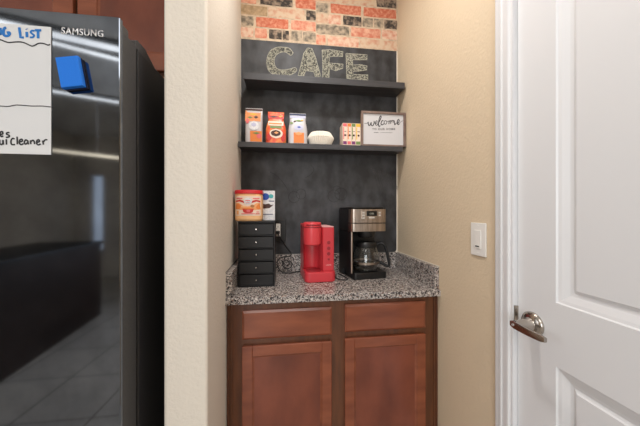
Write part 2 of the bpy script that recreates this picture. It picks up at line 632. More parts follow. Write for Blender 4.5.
for a, b_ in zip(ys, ys[1:]):
    for c, d in zip(zs, zs[1:]):
        if (a, b_) == (py0, py1) and (c, d) in ((P1[2], P1[3]), (P2[2], P2[3])):
            continue
        bm.faces.new([gv(XD, a, c), gv(XD, a, d), gv(XD, b_, d), gv(XD, b_, c)])
for (a, b_, c, d) in (P1, P2):
    prev = (0, 0)
    steps = [(.0, 0), (.003, .004), (.010, .0055), (.026, .0115), (.034, .013), (.040, .010), (.043, .007)]
    for (i0, h0), (i1, h1) in zip(steps, steps[1:]):
        A = [(a + i0, c + i0), (b_ - i0, c + i0), (b_ - i0, d - i0), (a + i0, d - i0)]
        B = [(a + i1, c + i1), (b_ - i1, c + i1), (b_ - i1, d - i1), (a + i1, d - i1)]
        for i in range(4):
            j = (i + 1) % 4
            bm.faces.new([gv(XD + h0, *A[i]), gv(XD + h0, *A[j]), gv(XD + h1, *B[j]), gv(XD + h1, *B[i])])
    i1, h1 = steps[-1]
    bm.faces.new([gv(XD + h1, a + i1, c + i1), gv(XD + h1, a + i1, d - i1), gv(XD + h1, b_ - i1, d - i1), gv(XD + h1, b_ - i1, c + i1)])
add_box(bm, XD + .014, XD + .036, y0, y1, z0, z1)
e4 = [(y0, z0), (y1, z0), (y1, z1), (y0, z1)]
for i in range(4):
    j = (i + 1) % 4
    bm.faces.new([gv(XD, *e4[i]), gv(XD, *e4[j]), gv(XD + .014, *e4[j]), gv(XD + .014, *e4[i])])
bmesh.ops.recalc_face_normals(bm, faces=bm.faces)
door = struct(obj('door_1', bm, 'white'))
hy, hz = .655, .951
hr = obj('door_handle', bmesh.new(), 'nickel', door) if False else None
bm = bmesh.new()


def lathe_x(bm, cy, cz, prof, n=36):
    rings = []
    for x, r in prof:
        rings.append([bm.verts.new((x, cy + r * cos(2 * pi * i / n), cz + r * sin(2 * pi * i / n))) for i in range(n)])
    fs = []
    for p, q in zip(rings, rings[1:]):
        for i in range(n):
            fs.append(bm.faces.new([p[i], p[(i + 1) % n], q[(i + 1) % n], q[i]]))
    fs.append(bm.faces.new(rings[0]))
    fs.append(bm.faces.new(rings[-1]))
    bmesh.ops.recalc_face_normals(bm, faces=fs)


lathe_x(bm, hy, hz, [(XD, .033), (XD - .004, .033), (XD - .008, .030), (XD - .011, .024), (XD - .013, .018), (XD - .020, .014), (XD - .046, .012), (XD - .058, .012)])
# lever: a tapering flat bar leaving the hub toward the hinge side
lv = []
for t in [i / 10 for i in range(11)]:
    y = hy + .012 - t * .098
    lv.append((XD - .056 - .004 * sin(t * pi), y, hz - .002 * t))
secs = []
for i, p in enumerate(lv):
    t = i / 10
    hh = .0115 - .003 * t if 0 < i < 10 else .008 - .002 * t
    dd = .0065 - .002 * t
    ring = []
    for j in range(12):
        a = 2 * pi * j / 12
        ring.append(bm.verts.new((p[0] + dd * math.copysign(abs(cos(a)) ** .5, cos(a)), p[1], p[2] + hh * math.copysign(abs(sin(a)) ** .5, sin(a)))))
    secs.append(ring)
fs = []
for p, q in zip(secs, secs[1:]):
    for j in range(12):
        fs.append(bm.faces.new([p[j], p[(j + 1) % 12], q[(j + 1) % 12], q[j]]))
fs += [bm.faces.new(secs[0]), bm.faces.new(secs[-1])]
bmesh.ops.recalc_face_normals(bm, faces=fs)
dh = obj('door_handle', bm, 'nickel', door, smooth=True)
bm = bmesh.new()
lathe_x(bm, hy, hz, [(XD - .058, .0035), (XD - .0655, .0035)], 16)
obj('keyhole_button', bm, 'silver', dh, smooth=True)
# strike plate with its curved lip on the jamb
bm = bmesh.new()
sp = [(XR + .02, .7015), (XR - .002, .7015), (XR - .008, .7045), (XR - .010, .709), (XR - .0085, .7095), (XR - .006, .706), (XR - .001, .7035), (XR + .02, .7035)]
add_prism(bm, sp, lambda u, v, w_: Vector((u, v, .928 if w_ == 0 else .985)))
obj('strike_plate', bm, 'nickel', door)

# baseboards
struct(box_obj('baseboard_right', (XR - .013, XR, .785, 1.12, 0, .09), 'white', bev=.003))
struct(box_obj('baseboard_left', (-.366, -.250, YS - .013, YS, 0, .09), 'white', bev=.003))

# ------------------------------------------------------------------ base cabinet
YC = 1.110          # faces of doors
t = thing('base_cabinet', 'reddish brown wooden base cabinet with two drawers above two doors, under the granite countertop', 'cabinet', (.22, 1.34, 0))
bm = bmesh.new()
XA, XB = -.2535, XR - .001
ZT = .8825
add_box(bm, XA, XB, YC + .038, YB - .003, .10, ZT)            # carcass
fy0, fy1 = YC + .018, YC + .038
for a, b_ in ((XA, -.180), (.180, .258), (.616, XB)):
    add_box(bm, a, b_, fy0, fy1, .10, ZT, .0008)
for c, d in ((.843, ZT), (.695, .744), (.10, .130)):
    add_box(bm, -.180, .180, fy0, fy1, c, d)
    add_box(bm, .258, .616, fy0, fy1, c, d)
for a, b_ in ((XA + .0, XA + .006), (XA + .013, XA + .019), (XB - .006, XB), (XB - .019, XB - .013)):
    add_box(bm, a, b_, fy0 - .005, fy0 + .001, .10, ZT - .003, .001)
obj('body', bm, 'wood_frame', t)
box_obj('toe_kick', (XA, XB, YC + .10, YC + .115, 0, .10), 'wood_dark', t)


def drawer_front(x0, x1, z0, z1):
    bm = bmesh.new()
    b_ = .009
    o_ = [(x0, z0), (x1, z0), (x1, z1), (x0, z1)]
    i_ = [(x0 + b_, z0 + b_), (x1 - b_, z0 + b_), (x1 - b_, z1 - b_), (x0 + b_, z1 - b_)]
    back = [bm.verts.new((x, YC + .0178, z)) for x, z in o_]
    mid = [bm.verts.new((x, YC + .006, z)) for x, z in o_]
    fr = [bm.verts.new((x, YC, z)) for x, z in i_]
    bm.faces.new(fr)
    bm.faces.new(list(reversed(back)))
    for A, B in ((back, mid), (mid, fr)):
        for i in range(4):
            j = (i + 1) % 4
            bm.faces.new([A[i], A[j], B[j], B[i]])
    bmesh.ops.recalc_face_normals(bm, faces=bm.faces)
    return obj('drawer_front', bm, 'wood', t)


drawer_front(-.191, .190, .732, .853)
drawer_front(.248, .626, .739, .860)


def cab_door(x0, x1, z0, z1, s=.044, par=None, y=YC, nm='door', mf='wood', mp_='wood_panel', th=.0178):
    bm = bmesh.new()
    add_box(bm, x0, x0 + s, y, y + th, z0, z1, .0025, 1)
    add_box(bm, x1 - s, x1, y, y + th, z0, z1, .0025, 1)
    add_box(bm, x0 + s - .001, x1 - s + .001, y + .0004, y + th, z1 - s, z1, .0025, 1)
    add_box(bm, x0 + s - .001, x1 - s + .001, y + .0004, y + th, z0, z0 + s, .0025, 1)
    # inner bevel moulding
    b_ = .007
    A = [(x0 + s - .001, z0 + s - .001), (x1 - s + .001, z0 + s - .001), (x1 - s + .001, z1 - s + .001), (x0 + s - .001, z1 - s + .001)]
    B = [(x0 + s + b_, z0 + s + b_), (x1 - s - b_, z0 + s + b_), (x1 - s - b_, z1 - s - b_), (x0 + s + b_, z1 - s - b_)]
    va = [bm.verts.new((q, y + .003, r)) for q, r in A]
    vb = [bm.verts.new((q, y + .008, r)) for q, r in B]
    for i in range(4):
        j = (i + 1) % 4
        bm.faces.new([va[i], va[j], vb[j], vb[i]])
    d = obj(nm, bm, mf, par)
    box_obj('door_panel', (x0 + s - .004, x1 - s + .004, y + .0078, y + .014, z0 + s - .004, z1 - s + .004), mp_, d)
    return d


cab_door(-.192, .190, .115, .704, par=t)
cab_door(.248, .626, .115, .711, par=t)

# ------------------------------------------------------------------ granite countertop
t = thing('countertop', 'speckled grey granite countertop with low backsplashes on three sides', 'countertop', (.22, 1.33, .8835))
bm = bmesh.new()
add_prism(bm, [(-.2555, 1.100), (XR - .001, 1.100), (XR - .001, YB - .002), (-.2755, YB - .002)], lambda u, v, w_: Vector((u, v, .8835 if w_ == 0 else .914)), .003)
obj('counter_slab', bm, 'granite', t)
box_obj('backsplash', (-.250, XR - .022, YB - .020, YB - .002, .9145, 1.014), 'granite', t, .002)
box_obj('side_splash', (XR - .022, XR - .001, 1.112, YB - .002, .9145, 1.016), 'granite', t, .002)
bm = bmesh.new()
add_prism(bm, [(-.2565, 1.112), (-.232, 1.112), (-.250, YB - .021), (-.2755, YB - .021)], lambda u, v, w_: Vector((u, v, .9145 if w_ == 0 else 1.015)), .002)
obj('side_splash', bm, 'granite', t)
bm = bmesh.new()
add_tube(bm, [(-.257, 1.108, 1.0165), (-.2765, YB - .022, 1.0165)], .0022, 6)
obj('caulk_line', bm, 'caulk_dark', t)
bm = bmesh.new()
add_tube(bm, [(XR - .001, 1.110, 1.0175), (XR - .001, YB - .004, 1.0175)], .0025, 6)
obj('caulk_line', bm, 'caulk', t)

# ------------------------------------------------------------------ chalkboard
cb = thing('chalkboard', 'large black chalkboard panel on the niche wall with chalk lettering', 'chalkboard', (.2, YB, 1.016))
bm = bmesh.new()
x0, x1, z0, z1 = -.2745, .684, 1.0155, 2.291
pts = [(x0, z0)] + [(x1 - .02 + .02 * sin(a), z0 + .02 - .02 * cos(a)) for a in [i * pi / 12 for i in range(7)]] + [(x1, z1), (x0, z1)]
add_prism(bm, pts, lambda u, v, w_: Vector((u, YB - .0005 - .0025 * w_, v)))
obj('board', bm, 'board', cb)
YK = YB - .0032
NB = (0, -1, 0)


def wallf(x, y):
    p = px(x, y, Y=YK)
    return Vector((p.x, YK, p.z))


def cf(u, v):       # pixel-measured letter drawing: zoom coords of the CAFE crop
    return wallf(255 + u / 4.923, 35 + v / 4.923)


letters = {
    'C': [(188, 88), (170, 66), (140, 60), (105, 62), (78, 76), (62, 105), (58, 140), (66, 172), (90, 194), (130, 200), (175, 196), (204, 178), (198, 160), (170, 168), (130, 172), (105, 162), (94, 135), (100, 105), (120, 88), (150, 84), (176, 100), (188, 88)],
    'A': [(212, 200), (226, 150), (240, 90), (258, 64), (280, 66), (298, 110), (312, 160), (324, 205), (296, 206), (288, 180), (250, 176), (240, 202), (212, 200)],
    'F': [(330, 74), (370, 72), (434, 82), (432, 106), (384, 104), (366, 108), (366, 138), (400, 140), (434, 144), (432, 164), (398, 176), (366, 166), (364, 218), (332, 216), (334, 150), (330, 74)],
    'E': [(448, 90), (500, 94), (552, 98), (552, 122), (506, 122), (480, 122), (482, 148), (520, 146), (552, 152), (550, 172), (510, 178), (482, 178), (484, 194), (520, 196), (556, 196), (556, 222), (500, 220), (452, 214), (450, 150), (448, 90)]}
bm = bmesh.new()
for k, pl in letters.items():
    q = [cf(u, v) for u, v in pl[:-1]]
    vsl = [bm.verts.new(p + Vector((0, .0001, 0))) for p in q]
    for tri in tessellate_polygon([q]):
        bm.faces.new([vsl[i] for i in tri])
r0 = bmesh.ops.extrude_face_region(bm, geom=list(bm.faces))
for v in [g_ for g_ in r0['geom'] if isinstance(g_, bmesh.types.BMVert)]:
    v.co.y += .0003
bmesh.ops.recalc_face_normals(bm, faces=bm.faces)
obj('chalk_shading', bm, 'chalk_fill', cb)
bm = bmesh.new()
rs = random.Random(3)


def inside(p, poly):
    c = False
    for (x1_, y1_), (x2_, y2_) in zip(poly, poly[1:] + poly[:1]):
        if (y1_ > p[1]) != (y2_ > p[1]) and p[0] < (x2_ - x1_) * (p[1] - y1_) / (y2_ - y1_) + x1_:
            c = not c
    return c


for k, pl in letters.items():
    add_stroke(bm, pl, cf, .0042, NB, smooth=(k == 'C'))
    xa, xb = min(p[0] for p in pl), max(p[0] for p in pl)
    ya, yb = min(p[1] for p in pl), max(p[1] for p in pl)
    n = 0
    for _ in range(4000):
        p = (rs.uniform(xa, xb), rs.uniform(ya, yb))
        a = rs.uniform(0, pi)
        l = rs.uniform(7, 14)
        q = (p[0] + l * cos(a), p[1] + l * sin(a))
        if inside(p, pl) and inside(q, pl):
            mid = ((p[0] + q[0]) / 2 + rs.uniform(-4, 4), (p[1] + q[1]) / 2 + rs.uniform(-4, 4))
            add_stroke(bm, [p, mid, q], cf, .0028, NB)
            n += 1
            if n > 26:
                break
add_stroke(bm, [(258, 118), (270, 112), (280, 122), (272, 142), (258, 140), (258, 118)], cf, .003, NB)
obj('chalk_lettering', bm, 'chalk', cb)
# ghost loops and wiped streaks on the lower half
bm = bmesh.new()


def wf(u, v):
    return wallf(u, v)


for cx_, cy_ in ((293, 196), (303, 196)):
    pass
for i in range(9):
    x = 376 + i * 2.3
    add_stroke(bm, [(x - 5, 168 + i * .8), (x, 176 + i), (x + 3 + i * .4, 186 + i * .5)], wf, .0022, NB)
obj('chalk_streaks', bm, 'chalk_faint', cb)
bm = bmesh.new()
bm.free()
for pts_ in [[(cx_ + r_ * cos(a), cy_ + r_ * sin(a)) for a in [i * 2 * pi / 11 for i in range(12)]] for cx_, cy_, r_ in ((294, 197, 5.5), (301, 194, 5), (334, 196, 6), (341, 194, 6), (337, 190, 4))] + [
        [(311, 165), (314, 170), (310, 175), (305, 178)], [(270, 172), (277, 176), (284, 184), (288, 190)]]:
    bm = bmesh.new()
    add_stroke(bm, pts_, wf, .0018, NB)
    obj('wiped_drawing', bm, 'chalk_dark', cb)

# ------------------------------------------------------------------ shelves
SY = 1.44


def shelf(name_label, x0, x1, z0, z1):
    t = thing('wall_shelf', name_label, 'shelf', ((x0 + x1) / 2, YB - .004, z0), 'black floating shelves')
    bm = bmesh.new()
    add_box(bm, x0, x1, SY, SY + .018, z0, z1, .0012)
    obj('front_lip', bm, 'shelf', t)
    bm = bmesh.new()
    add_box(bm, x0, x1, SY + .018, YB - .0035, z0 + .004, z1 - .003)
    obj('shelf_board', bm, 'shelf', t)


shelf('upper black floating shelf, empty, below the chalk lettering', -.240, .680, 1.992, 2.028)
shelf('lower black floating shelf carrying coffee bags and a framed sign', -.2685, .668, 1.6225, 1.6515)
Z2 = 1.6515

# ------------------------------------------------------------------ coffee bags


def front_f(Yf):
    def f(u, v):
        p = px(u, v, Y=Yf)
        return Vector((p.x, Yf, p.z))
    return f


def decal(bm, pts, Yf, th=.0008):
    """thin printed patch on a front face; pts in (x, z)"""
    add_prism(bm, pts, lambda u, v, w_: Vector((u, Yf - th * w_, v)))


def ell(cx, cz, rx, rz, n=24):
    return [(cx + rx * cos(2 * pi * i / n), cz + rz * sin(2 * pi * i / n)) for i in range(n)]


def rect(x0, x1, z0, z1):
    return [(x0, z0), (x1, z0), (x1, z1), (x0, z1)]


def coffee_bag(label, x0, x1, H, body, waist=0.0, top_w=1.0, group='ground coffee bags on the lower shelf'):
    """gusseted pouch: rectangular foot narrowing to a crimped flat seal"""
    cx, hw = (x0 + x1) / 2, (x1 - x0) / 2
    t = thing('coffee_bag', label, 'coffee bag', (cx, SY + .040, Z2), group)
    bm = bmesh.new()
    lev = []
    N = 16
    for i in range(N + 1):
        s = i / N
        dep = .030 * (1 - max(0, (s - .35) / .65) ** 1.3) + .0015
        k = 1 - (1 - top_w) * min(1, max(0, (s - .45) / .25)) - waist * math.exp(-((s - .74) / .10) ** 2)
        if s > .9:
            dep = .002
        ww = hw * k * (1 - .03 * (1 if i == 0 else 0))
        z = Z2 + .0005 + H * s
        ring = []
        M_ = 24
        for j in range(M_):
            a = 2 * pi * j / M_
            ca, sa = cos(a), sin(a)
            e = .35
            xx = ww * math.copysign(abs(ca) ** e, ca)
            yy = dep * math.copysign(abs(sa) ** .7, sa)
            ring.append(bm.verts.new((cx + xx, SY + .040 + yy + .0006 * sin(9 * s * pi + j), z)))
        lev.append(ring)
    for p, q in zip(lev, lev[1:]):
        for j in range(len(p)):
            bm.faces.new([p[j], p[(j + 1) % len(p)], q[(j + 1) % len(p)], q[j]])
    bm.faces.new(list(reversed(lev[0])))
    bm.faces.new(lev[-1])
    bmesh.ops.recalc_face_normals(bm, faces=bm.faces)
    obj('pouch', bm, body, t, smooth=True)

    def yfront(z):
        s = (z - Z2) / H
        dep = .030 * (1 - max(0, (s - .35) / .65) ** 1.3) + .0015
        if s > .88:
            dep = .0025 + max(0, .9 - s) * .3
        return SY + .040 - dep - .0009

    def patch(name, pts, m, lift=0.0):
        # cut the outline in horizontal strips so that it follows the pouch's front
        bm = bmesh.new()
        zs_ = [p[1] for p in pts]
        za, zb = min(zs_), max(zs_)
        n = max(2, int((zb - za) / .006))
        rows_ = []
        for i in range(n + 1):
            z = za + (zb - za) * (i + (.001 if i == 0 else 0) - (.001 if i == n else 0)) / n
            xs2 = []
            for (ax, az), (bx, bz) in zip(pts, pts[1:] + pts[:1]):
                if (az > z) != (bz > z):
                    xs2.append(ax + (bx - ax) * (z - az) / (bz - az))
            if len(xs2) >= 2:
                rows_.append((min(xs2), max(xs2), z))
        vr = [(bm.verts.new((a_, yfront(z) - lift, z)), bm.verts.new((b__, yfront(z) - lift, z)), bm.verts.new((a_, yfront(z) - lift + .0012, z)), bm.verts.new((b__, yfront(z) - lift + .0012, z))) for a_, b__, z in rows_]
        for p, q in zip(vr, vr[1:]):
            bm.faces.new([p[0], p[1], q[1], q[0]])
            bm.faces.new([p[2], q[2], q[3], p[3]])
            bm.faces.new([p[0], q[0], q[2], p[2]])
            bm.faces.new([p[1], p[3], q[3], q[1]])
        bmesh.ops.recalc_face_normals(bm, faces=bm.faces)
        o = obj(name, bm, m, t)
        return o
    return t, patch, cx, hw


t, pt, cx, hw = coffee_bag('orange and white coffee bag, leftmost on the lower shelf', -.235, -.141, .197, 'foil_white')
pt('printed_band', rect(cx - hw * .98, cx + hw * .80, Z2 + .118, Z2 + .182), 'foil_orange')
pt('top_seal', rect(cx - hw * .98, cx + hw * .98, Z2 + .184, Z2 + .193), 'brown', .001)
pt('printed_band', rect(cx - hw * .38, cx + hw * .95, Z2 + .004, Z2 + .062), 'orange')
pt('printed_oval', ell(cx + .002, Z2 + .092, .026, .028), 'white_print', .0012)
pt('printed_spot', ell(cx + .001, Z2 + .098, .014, .012), 'lilac', .0022)
pt('printed_spot', ell(cx + .012, Z2 + .143, .013, .009), 'brown', .0012)
pt('printed_spot', ell(cx - .020, Z2 + .140, .014, .006), 'green', .0012)
pt('printed_spot', ell(cx - .004, Z2 + .160, .026, .006), 'yellow', .0012)
pt('printed_spot', ell(cx - .033, Z2 + .118, .009, .016), 'pink', .0012)
pt('printed_spot', ell(cx + .030, Z2 + .036, .013, .015), 'pink', .0012)
pt('printed_spot', ell(cx + .016, Z2 + .050, .020, .006), 'green', .0018)

t, pt, cx, hw = coffee_bag('red and orange coffee bag with a printed cup, second from left on the lower shelf', -.124, -.010, .182, 'foil_red', .04, .80)
pt('printed_band', rect(cx - hw * .74, cx + hw * .74, Z2 + .098, Z2 + .124), 'cream_label')
pt('printed_band', rect(cx - hw * .66, cx + hw * .58, Z2 + .106, Z2 + .114), 'orange', .0008)
pt('printed_band', rect(cx - hw * .76, cx + hw * .76, Z2 + .140, Z2 + .172), 'crimson')
pt('printed_spot', ell(cx - .012, Z2 + .152, .024, .006), 'brown', .0008)
pt('printed_spot', ell(cx + .026, Z2 + .160, .013, .010), 'yellow', .0009)
pt('printed_band', rect(cx - hw * .55, cx + hw * .55, Z2 + .082, Z2 + .096), 'green', .0002)
pt('cup_rim', ell(cx + .002, Z2 + .052, .036, .027), 'cream_label', .0004)
pt('cup_drink', ell(cx + .000, Z2 + .054, .027, .018), 'brown', .0014)
pt('cup_highlight', ell(cx + .003, Z2 + .056, .013, .007), 'peach', .0024)
pt('printed_spot', ell(cx - .036, Z2 + .032, .014, .020), 'crimson', .0003)
pt('printed_spot', ell(cx + .040, Z2 + .030, .012, .024), 'crimson', .0003)

t, pt, cx, hw = coffee_bag('white coffee bag with orange lower panel and blue top, third from left on the shelf', .001, .110, .180, 'foil_white', .02, .86)
pt('top_seal', rect(cx - hw * .84, cx + hw * .84, Z2 + .168, Z2 + .177), 'navy', .001)
pt('printed_band', rect(cx - hw * .80, cx + hw * .80, Z2 + .150, Z2 + .166), 'lilac', .0004)
pt('printed_spot', ell(cx + .004, Z2 + .134, .026, .007), 'green', .0006)
pt('printed_spot', ell(cx - .018, Z2 + .128, .009, .006), 'brown', .0012)
pt('printed_spot', ell(cx + .022, Z2 + .137, .010, .005), 'yellow', .0014)
pt('printed_spot', ell(cx - .036, Z2 + .118, .012, .008), 'green', .0006)
pt('printed_spot', ell(cx + .004, Z2 + .092, .026, .018), 'lilac', .0006)
pt('printed_spot', ell(cx + .006, Z2 + .094, .012, .006), 'blue', .0016)
pt('printed_band', rect(cx - hw * .44, cx + hw * .62, Z2 + .004, Z2 + .062), 'orange', .0006)
pt('printed_spot', ell(cx + .004, Z2 + .056, .020, .010), 'peach', .0016)

# ------------------------------------------------------------------ coffee filters: one upright stack under one turned over
fc = Vector((.190, SY + .064, Z2))
t = thing('coffee_filter_stack', 'stack of fluted white paper basket coffee filters on the lower shelf', 'coffee filters', fc)


def flute(a, r, z):
    return 1 + .045 * cos(38 * a) * (1 if r > .03 else 0)


bm = bmesh.new()
add_lathe(bm, fc.x, fc.y, [(.001, Z2 + .001), (.055, Z2 + .001), (.062, Z2 + .014), (.070, Z2 + .034), (.075, Z2 + .046), (.074, Z2 + .047), (.066, Z2 + .030), (.056, Z2 + .006), (.001, Z2 + .004)], 176, 1, .80, False, flute)
obj('upright_filters', bm, 'filter', t)
bm = bmesh.new()
add_lathe(bm, fc.x, fc.y, [(.074, Z2 + .0475), (.0755, Z2 + .049), (.069, Z2 + .060), (.061, Z2 + .074), (.056, Z2 + .080), (.050, Z2 + .082), (.001, Z2 + .083)], 176, 1, .80, False, flute)
obj('inverted_filters', bm, 'filter', t)

# ------------------------------------------------------------------ slim drink-mix boxes
specs = [('pink', 'purple', 'white box with red top, leftmost of the slim drink mix boxes', .311, .336),
         ('orange', 'pink', 'white box with orange top, second from left of the slim drink mix boxes', .3375, .361),
         ('green', 'purple', 'white box with green top, third from left of the slim drink mix boxes', .3625, .386),
         ('yellow', 'green', 'slim drink mix box with yellow top, half hidden behind the framed sign', .3875, .4165)]
for top, low, lab, a, b_ in specs:
    t = thing('drink_mix_box', lab, 'box', ((a + b_) / 2, SY + .07, Z2), 'slim drink mix boxes')
    yf = SY + .010
    bm = bmesh.new()
    add_box(bm, a, b_, yf, yf + .085, Z2 + .0005, Z2 + .128, .0012)
    obj('carton', bm, 'cream_label', t)
    bm = bmesh.new()
    decal(bm, rect(a + .0015, b_ - .0015, Z2 + .108, Z2 + .126), yf)
    decal(bm, rect(a + .003, a + .008, Z2 + .035, Z2 + .105), yf)
    obj('printed_top', bm, top, t)
    bm = bmesh.new()
    decal(bm, rect(a + .002, b_ - .002, Z2 + .006, Z2 + .024), yf)
    obj('printed_foot', bm, low, t)
    bm = bmesh.new()
    decal(bm, ell((a + b_) / 2 + .002, Z2 + .058, .006, .006, 14), yf)
    decal(bm, rect(a + .010, b_ - .005, Z2 + .078, Z2 + .082), yf)
    obj('printed_spot', bm, 'brown', t)

# ------------------------------------------------------------------ framed welcome sign
FX0, FX1, FZ0, FZ1, FY = .418, .688, Z2 + .0006, 1.853, 1.436
# stands inside the shelf: the face is 6 mm behind the shelf's lip
FY = SY + .003
t = thing('framed_sign', 'wooden framed white welcome sign at the right end of the lower shelf', 'sign', ((FX0 + FX1) / 2, FY + .01, Z2))
bm = bmesh.new()
fw = .013
add_box(bm, FX0, FX1, FY, FY + .020, FZ1 - fw, FZ1, .001)
add_box(bm, FX0, FX1, FY, FY + .020, FZ0, FZ0 + fw * .7, .001)
add_box(bm, FX0, FX0 + fw, FY + .0003, FY + .020, FZ0, FZ1, .001)
add_box(bm, FX1 - fw, FX1, FY + .0003, FY + .020, FZ0, FZ1, .001)
obj('frame', bm, 'frame', t)
YP = FY + .008
box_obj('sign_board', (FX0 + fw - .002, FX1 - fw + .002, YP, YP + .006, FZ0 + .006, FZ1 - fw + .002), 'sign', t)
iw, x_in, z_top = FX1 - FX0 - 2 * fw, FX0 + fw, FZ1 - fw


def sf(u, v):        # u 0..640, v 0..371 of the measured crop of the lettering
    p = px(366 + u / 16.84, 112 + v / 16.84, Y=YP - .0006)
    return Vector((p.x, YP - .0006, p.z))


bm = bmesh.new()
NS = (0, -1, 0)
thick_ = .0052
thin_ = .0022
W_ = [([(36, 165), (38, 200), (50, 228), (72, 214), (88, 172)], thick_), ([(88, 172), (88, 206), (100, 230), (122, 222), (138, 170), (134, 150)], thick_),
      ([(134, 160), (150, 190), (165, 196), (186, 176), (184, 148), (166, 158), (158, 196), (172, 224), (196, 212)], .0040),
      ([(196, 212), (230, 150), (256, 84), (246, 66), (230, 90), (214, 160), (210, 218), (222, 244), (240, 226)], thick_),
      ([(292, 150), (276, 144), (258, 170), (254, 206), (274, 216), (300, 196)], thick_),
      ([(334, 146), (312, 152), (306, 184), (322, 206), (344, 194), (352, 160), (334, 146)], .0036),
      ([(352, 156), (368, 160), (384, 148)], .0022), ([(384, 148), (388, 176), (384, 204)], thick_), ([(386, 176), (402, 146), (416, 150), (416, 200)], .0044), ([(418, 176), (436, 142), (452, 146), (458, 180)], .0044),
      ([(458, 146), (476, 150), (480, 190), (484, 212), (502, 196)], thick_),
      ([(502, 196), (514, 186), (526, 184)], .003),
      ([(520, 190), (544, 180), (560, 146), (546, 124), (530, 150), (526, 190), (544, 212), (562, 196)], thick_),
      ([(562, 196), (580, 170), (610, 152), (640, 146), (664, 150)], thin_), ([(-30, 188), (0, 192), (24, 186), (36, 166)], thin_)]
for p_, w__ in W_:
    add_stroke(bm, p_, sf, w__, NS)
obj('script_lettering', bm, 'sign_ink', t)


def sign_line(s, u0, u1, v0, v1):
    def f(a, b__, c):
        p = sf(u0 + (u1 - u0) * a, v1 + (v0 - v1) * b__)
        return Vector((p.x, p.y - .0004, p.z))
    return text_bm(s, .01, f, bold=.00035, space=1.25)


obj('small_lettering', sign_line('TO OUR HOME', 104, 492, 270, 304), 'grey_ink', t)
bm = bmesh.new()
for ua, ub in ((136, 210), (246, 440)):
    add_stroke(bm, [(ua + (ub - ua) * i / 24, 345 + (7 if i % 2 else -7)) for i in range(25)], sf, .0014, NS, smooth=False)
obj('tiny_lettering', bm, 'grey_ink', t)

# ------------------------------------------------------------------ drawer organizer
OX0, OX1, OY0, OY1, OZ0, OZ1 = -.2325, -.0635, 1.248, 1.385, .9142, 1.221
t = thing('drawer_organizer', 'black five-drawer countertop organizer at the left side of the granite counter', 'drawer organizer', ((OX0 + OX1) / 2, 1.31, OZ0))
bm = bmesh.new()
add_box(bm, OX0, OX0 + .004, OY0, OY1, OZ0, OZ1)
add_box(bm, OX1 - .004, OX1, OY0, OY1, OZ0, OZ1)
add_box(bm, OX0 + .004, OX1 - .004, OY1 - .004, OY1, OZ0, OZ1)
for i in range(6):
    z = OZ0 + .004 + (OZ1 - OZ0 - .008) * i / 5
    add_box(bm, OX0 + .004, OX1 - .004, OY0 + .002, OY1 - .004, z - .002 - (.002 if i == 0 else 0), z + .002)
add_box(bm, OX0 - .002, OX1 + .002, OY0 - .003, OY1 + .002, OZ1, OZ1 + .004, .001)
obj('case', bm, 'black_satin', t)
dh_ = (OZ1 - OZ0 - .008) / 5
for i in range(5):
    z0 = OZ0 + .004 + i * dh_
    bm = bmesh.new()
    dy = [.004, .0, .003, -.002, .001][i]
    add_box(bm, OX0 + .006, OX1 - .006, OY0 - .006 + dy, OY0 + .008 + dy, z0 + .004, z0 + dh_ - .006, .0015)
    add_box(bm, OX0 + .007, OX1 - .007, OY0 + .006 + dy, OY1 - .012, z0 + .004, z0 + dh_ - .016)
    d = obj('drawer', bm, 'black_satin', t)
    bm = bmesh.new()
    kx, kz, ky = (OX0 + OX1) / 2, z0 + dh_ * .52, OY0 - .006 + dy
    rings = []
    for (yy, r) in ((ky + .001, .002), (ky - .004, .002), (ky - .005, .0045), (ky - .009, .0045), (ky - .011, .003)):
        rings.append([bm.verts.new((kx + r * cos(2 * pi * j / 14), yy, kz + r * sin(2 * pi * j / 14))) for j in range(14)])
    for p, q in zip(rings, rings[1:]):
        for j in range(14):
            bm.faces.new([p[j], p[(j + 1) % 14], q[(j + 1) % 14], q[j]])
    bm.faces.new(rings[-1])
    bmesh.ops.recalc_face_normals(bm, faces=bm.faces)
    obj('knob', bm, 'nickel', d, smooth=True)
ZO = OZ1 + .0042

# ------------------------------------------------------------------ creamer tub
t = thing('creamer_tub', 'oval peach coloured creamer tub with red lid on the black organizer', 'tub', (-.194, 1.318, ZO))
tx, ty = -.190, 1.312


def superell(a, r, z):
    c_, s_ = abs(cos(a)), abs(sin(a))
    return 1 / ((c_ ** 3 + s_ ** 3) ** (1 / 3))


bm = bmesh.new()
add_lathe(bm, tx, ty, [(.060, ZO + .0003), (.0645, ZO + .005), (.066, ZO + .012), (.066, ZO + .122), (.064, ZO + .128), (.063, ZO + .131)], 64, 1, .82, True, superell)
obj('tub_body', bm, 'cream', t, smooth=True)
bm = bmesh.new()
add_lathe(bm, tx, ty, [(.0675, ZO + .1312), (.0682, ZO + .133), (.0682, ZO + .145), (.066, ZO + .1485), (.060, ZO + .1495), (.058, ZO + .1475), (.02, ZO + .1475)], 64, 1, .82, True, superell)
obj('lid', bm, 'lid_red', t, smooth=True)


def tub_y(x, off):
    # front surface of the tub at x
    c_ = abs((x - tx) / .066)
    s_ = max(0, 1 - c_ ** 3) ** (1 / 3)
    return ty - .066 * .82 * s_ - off


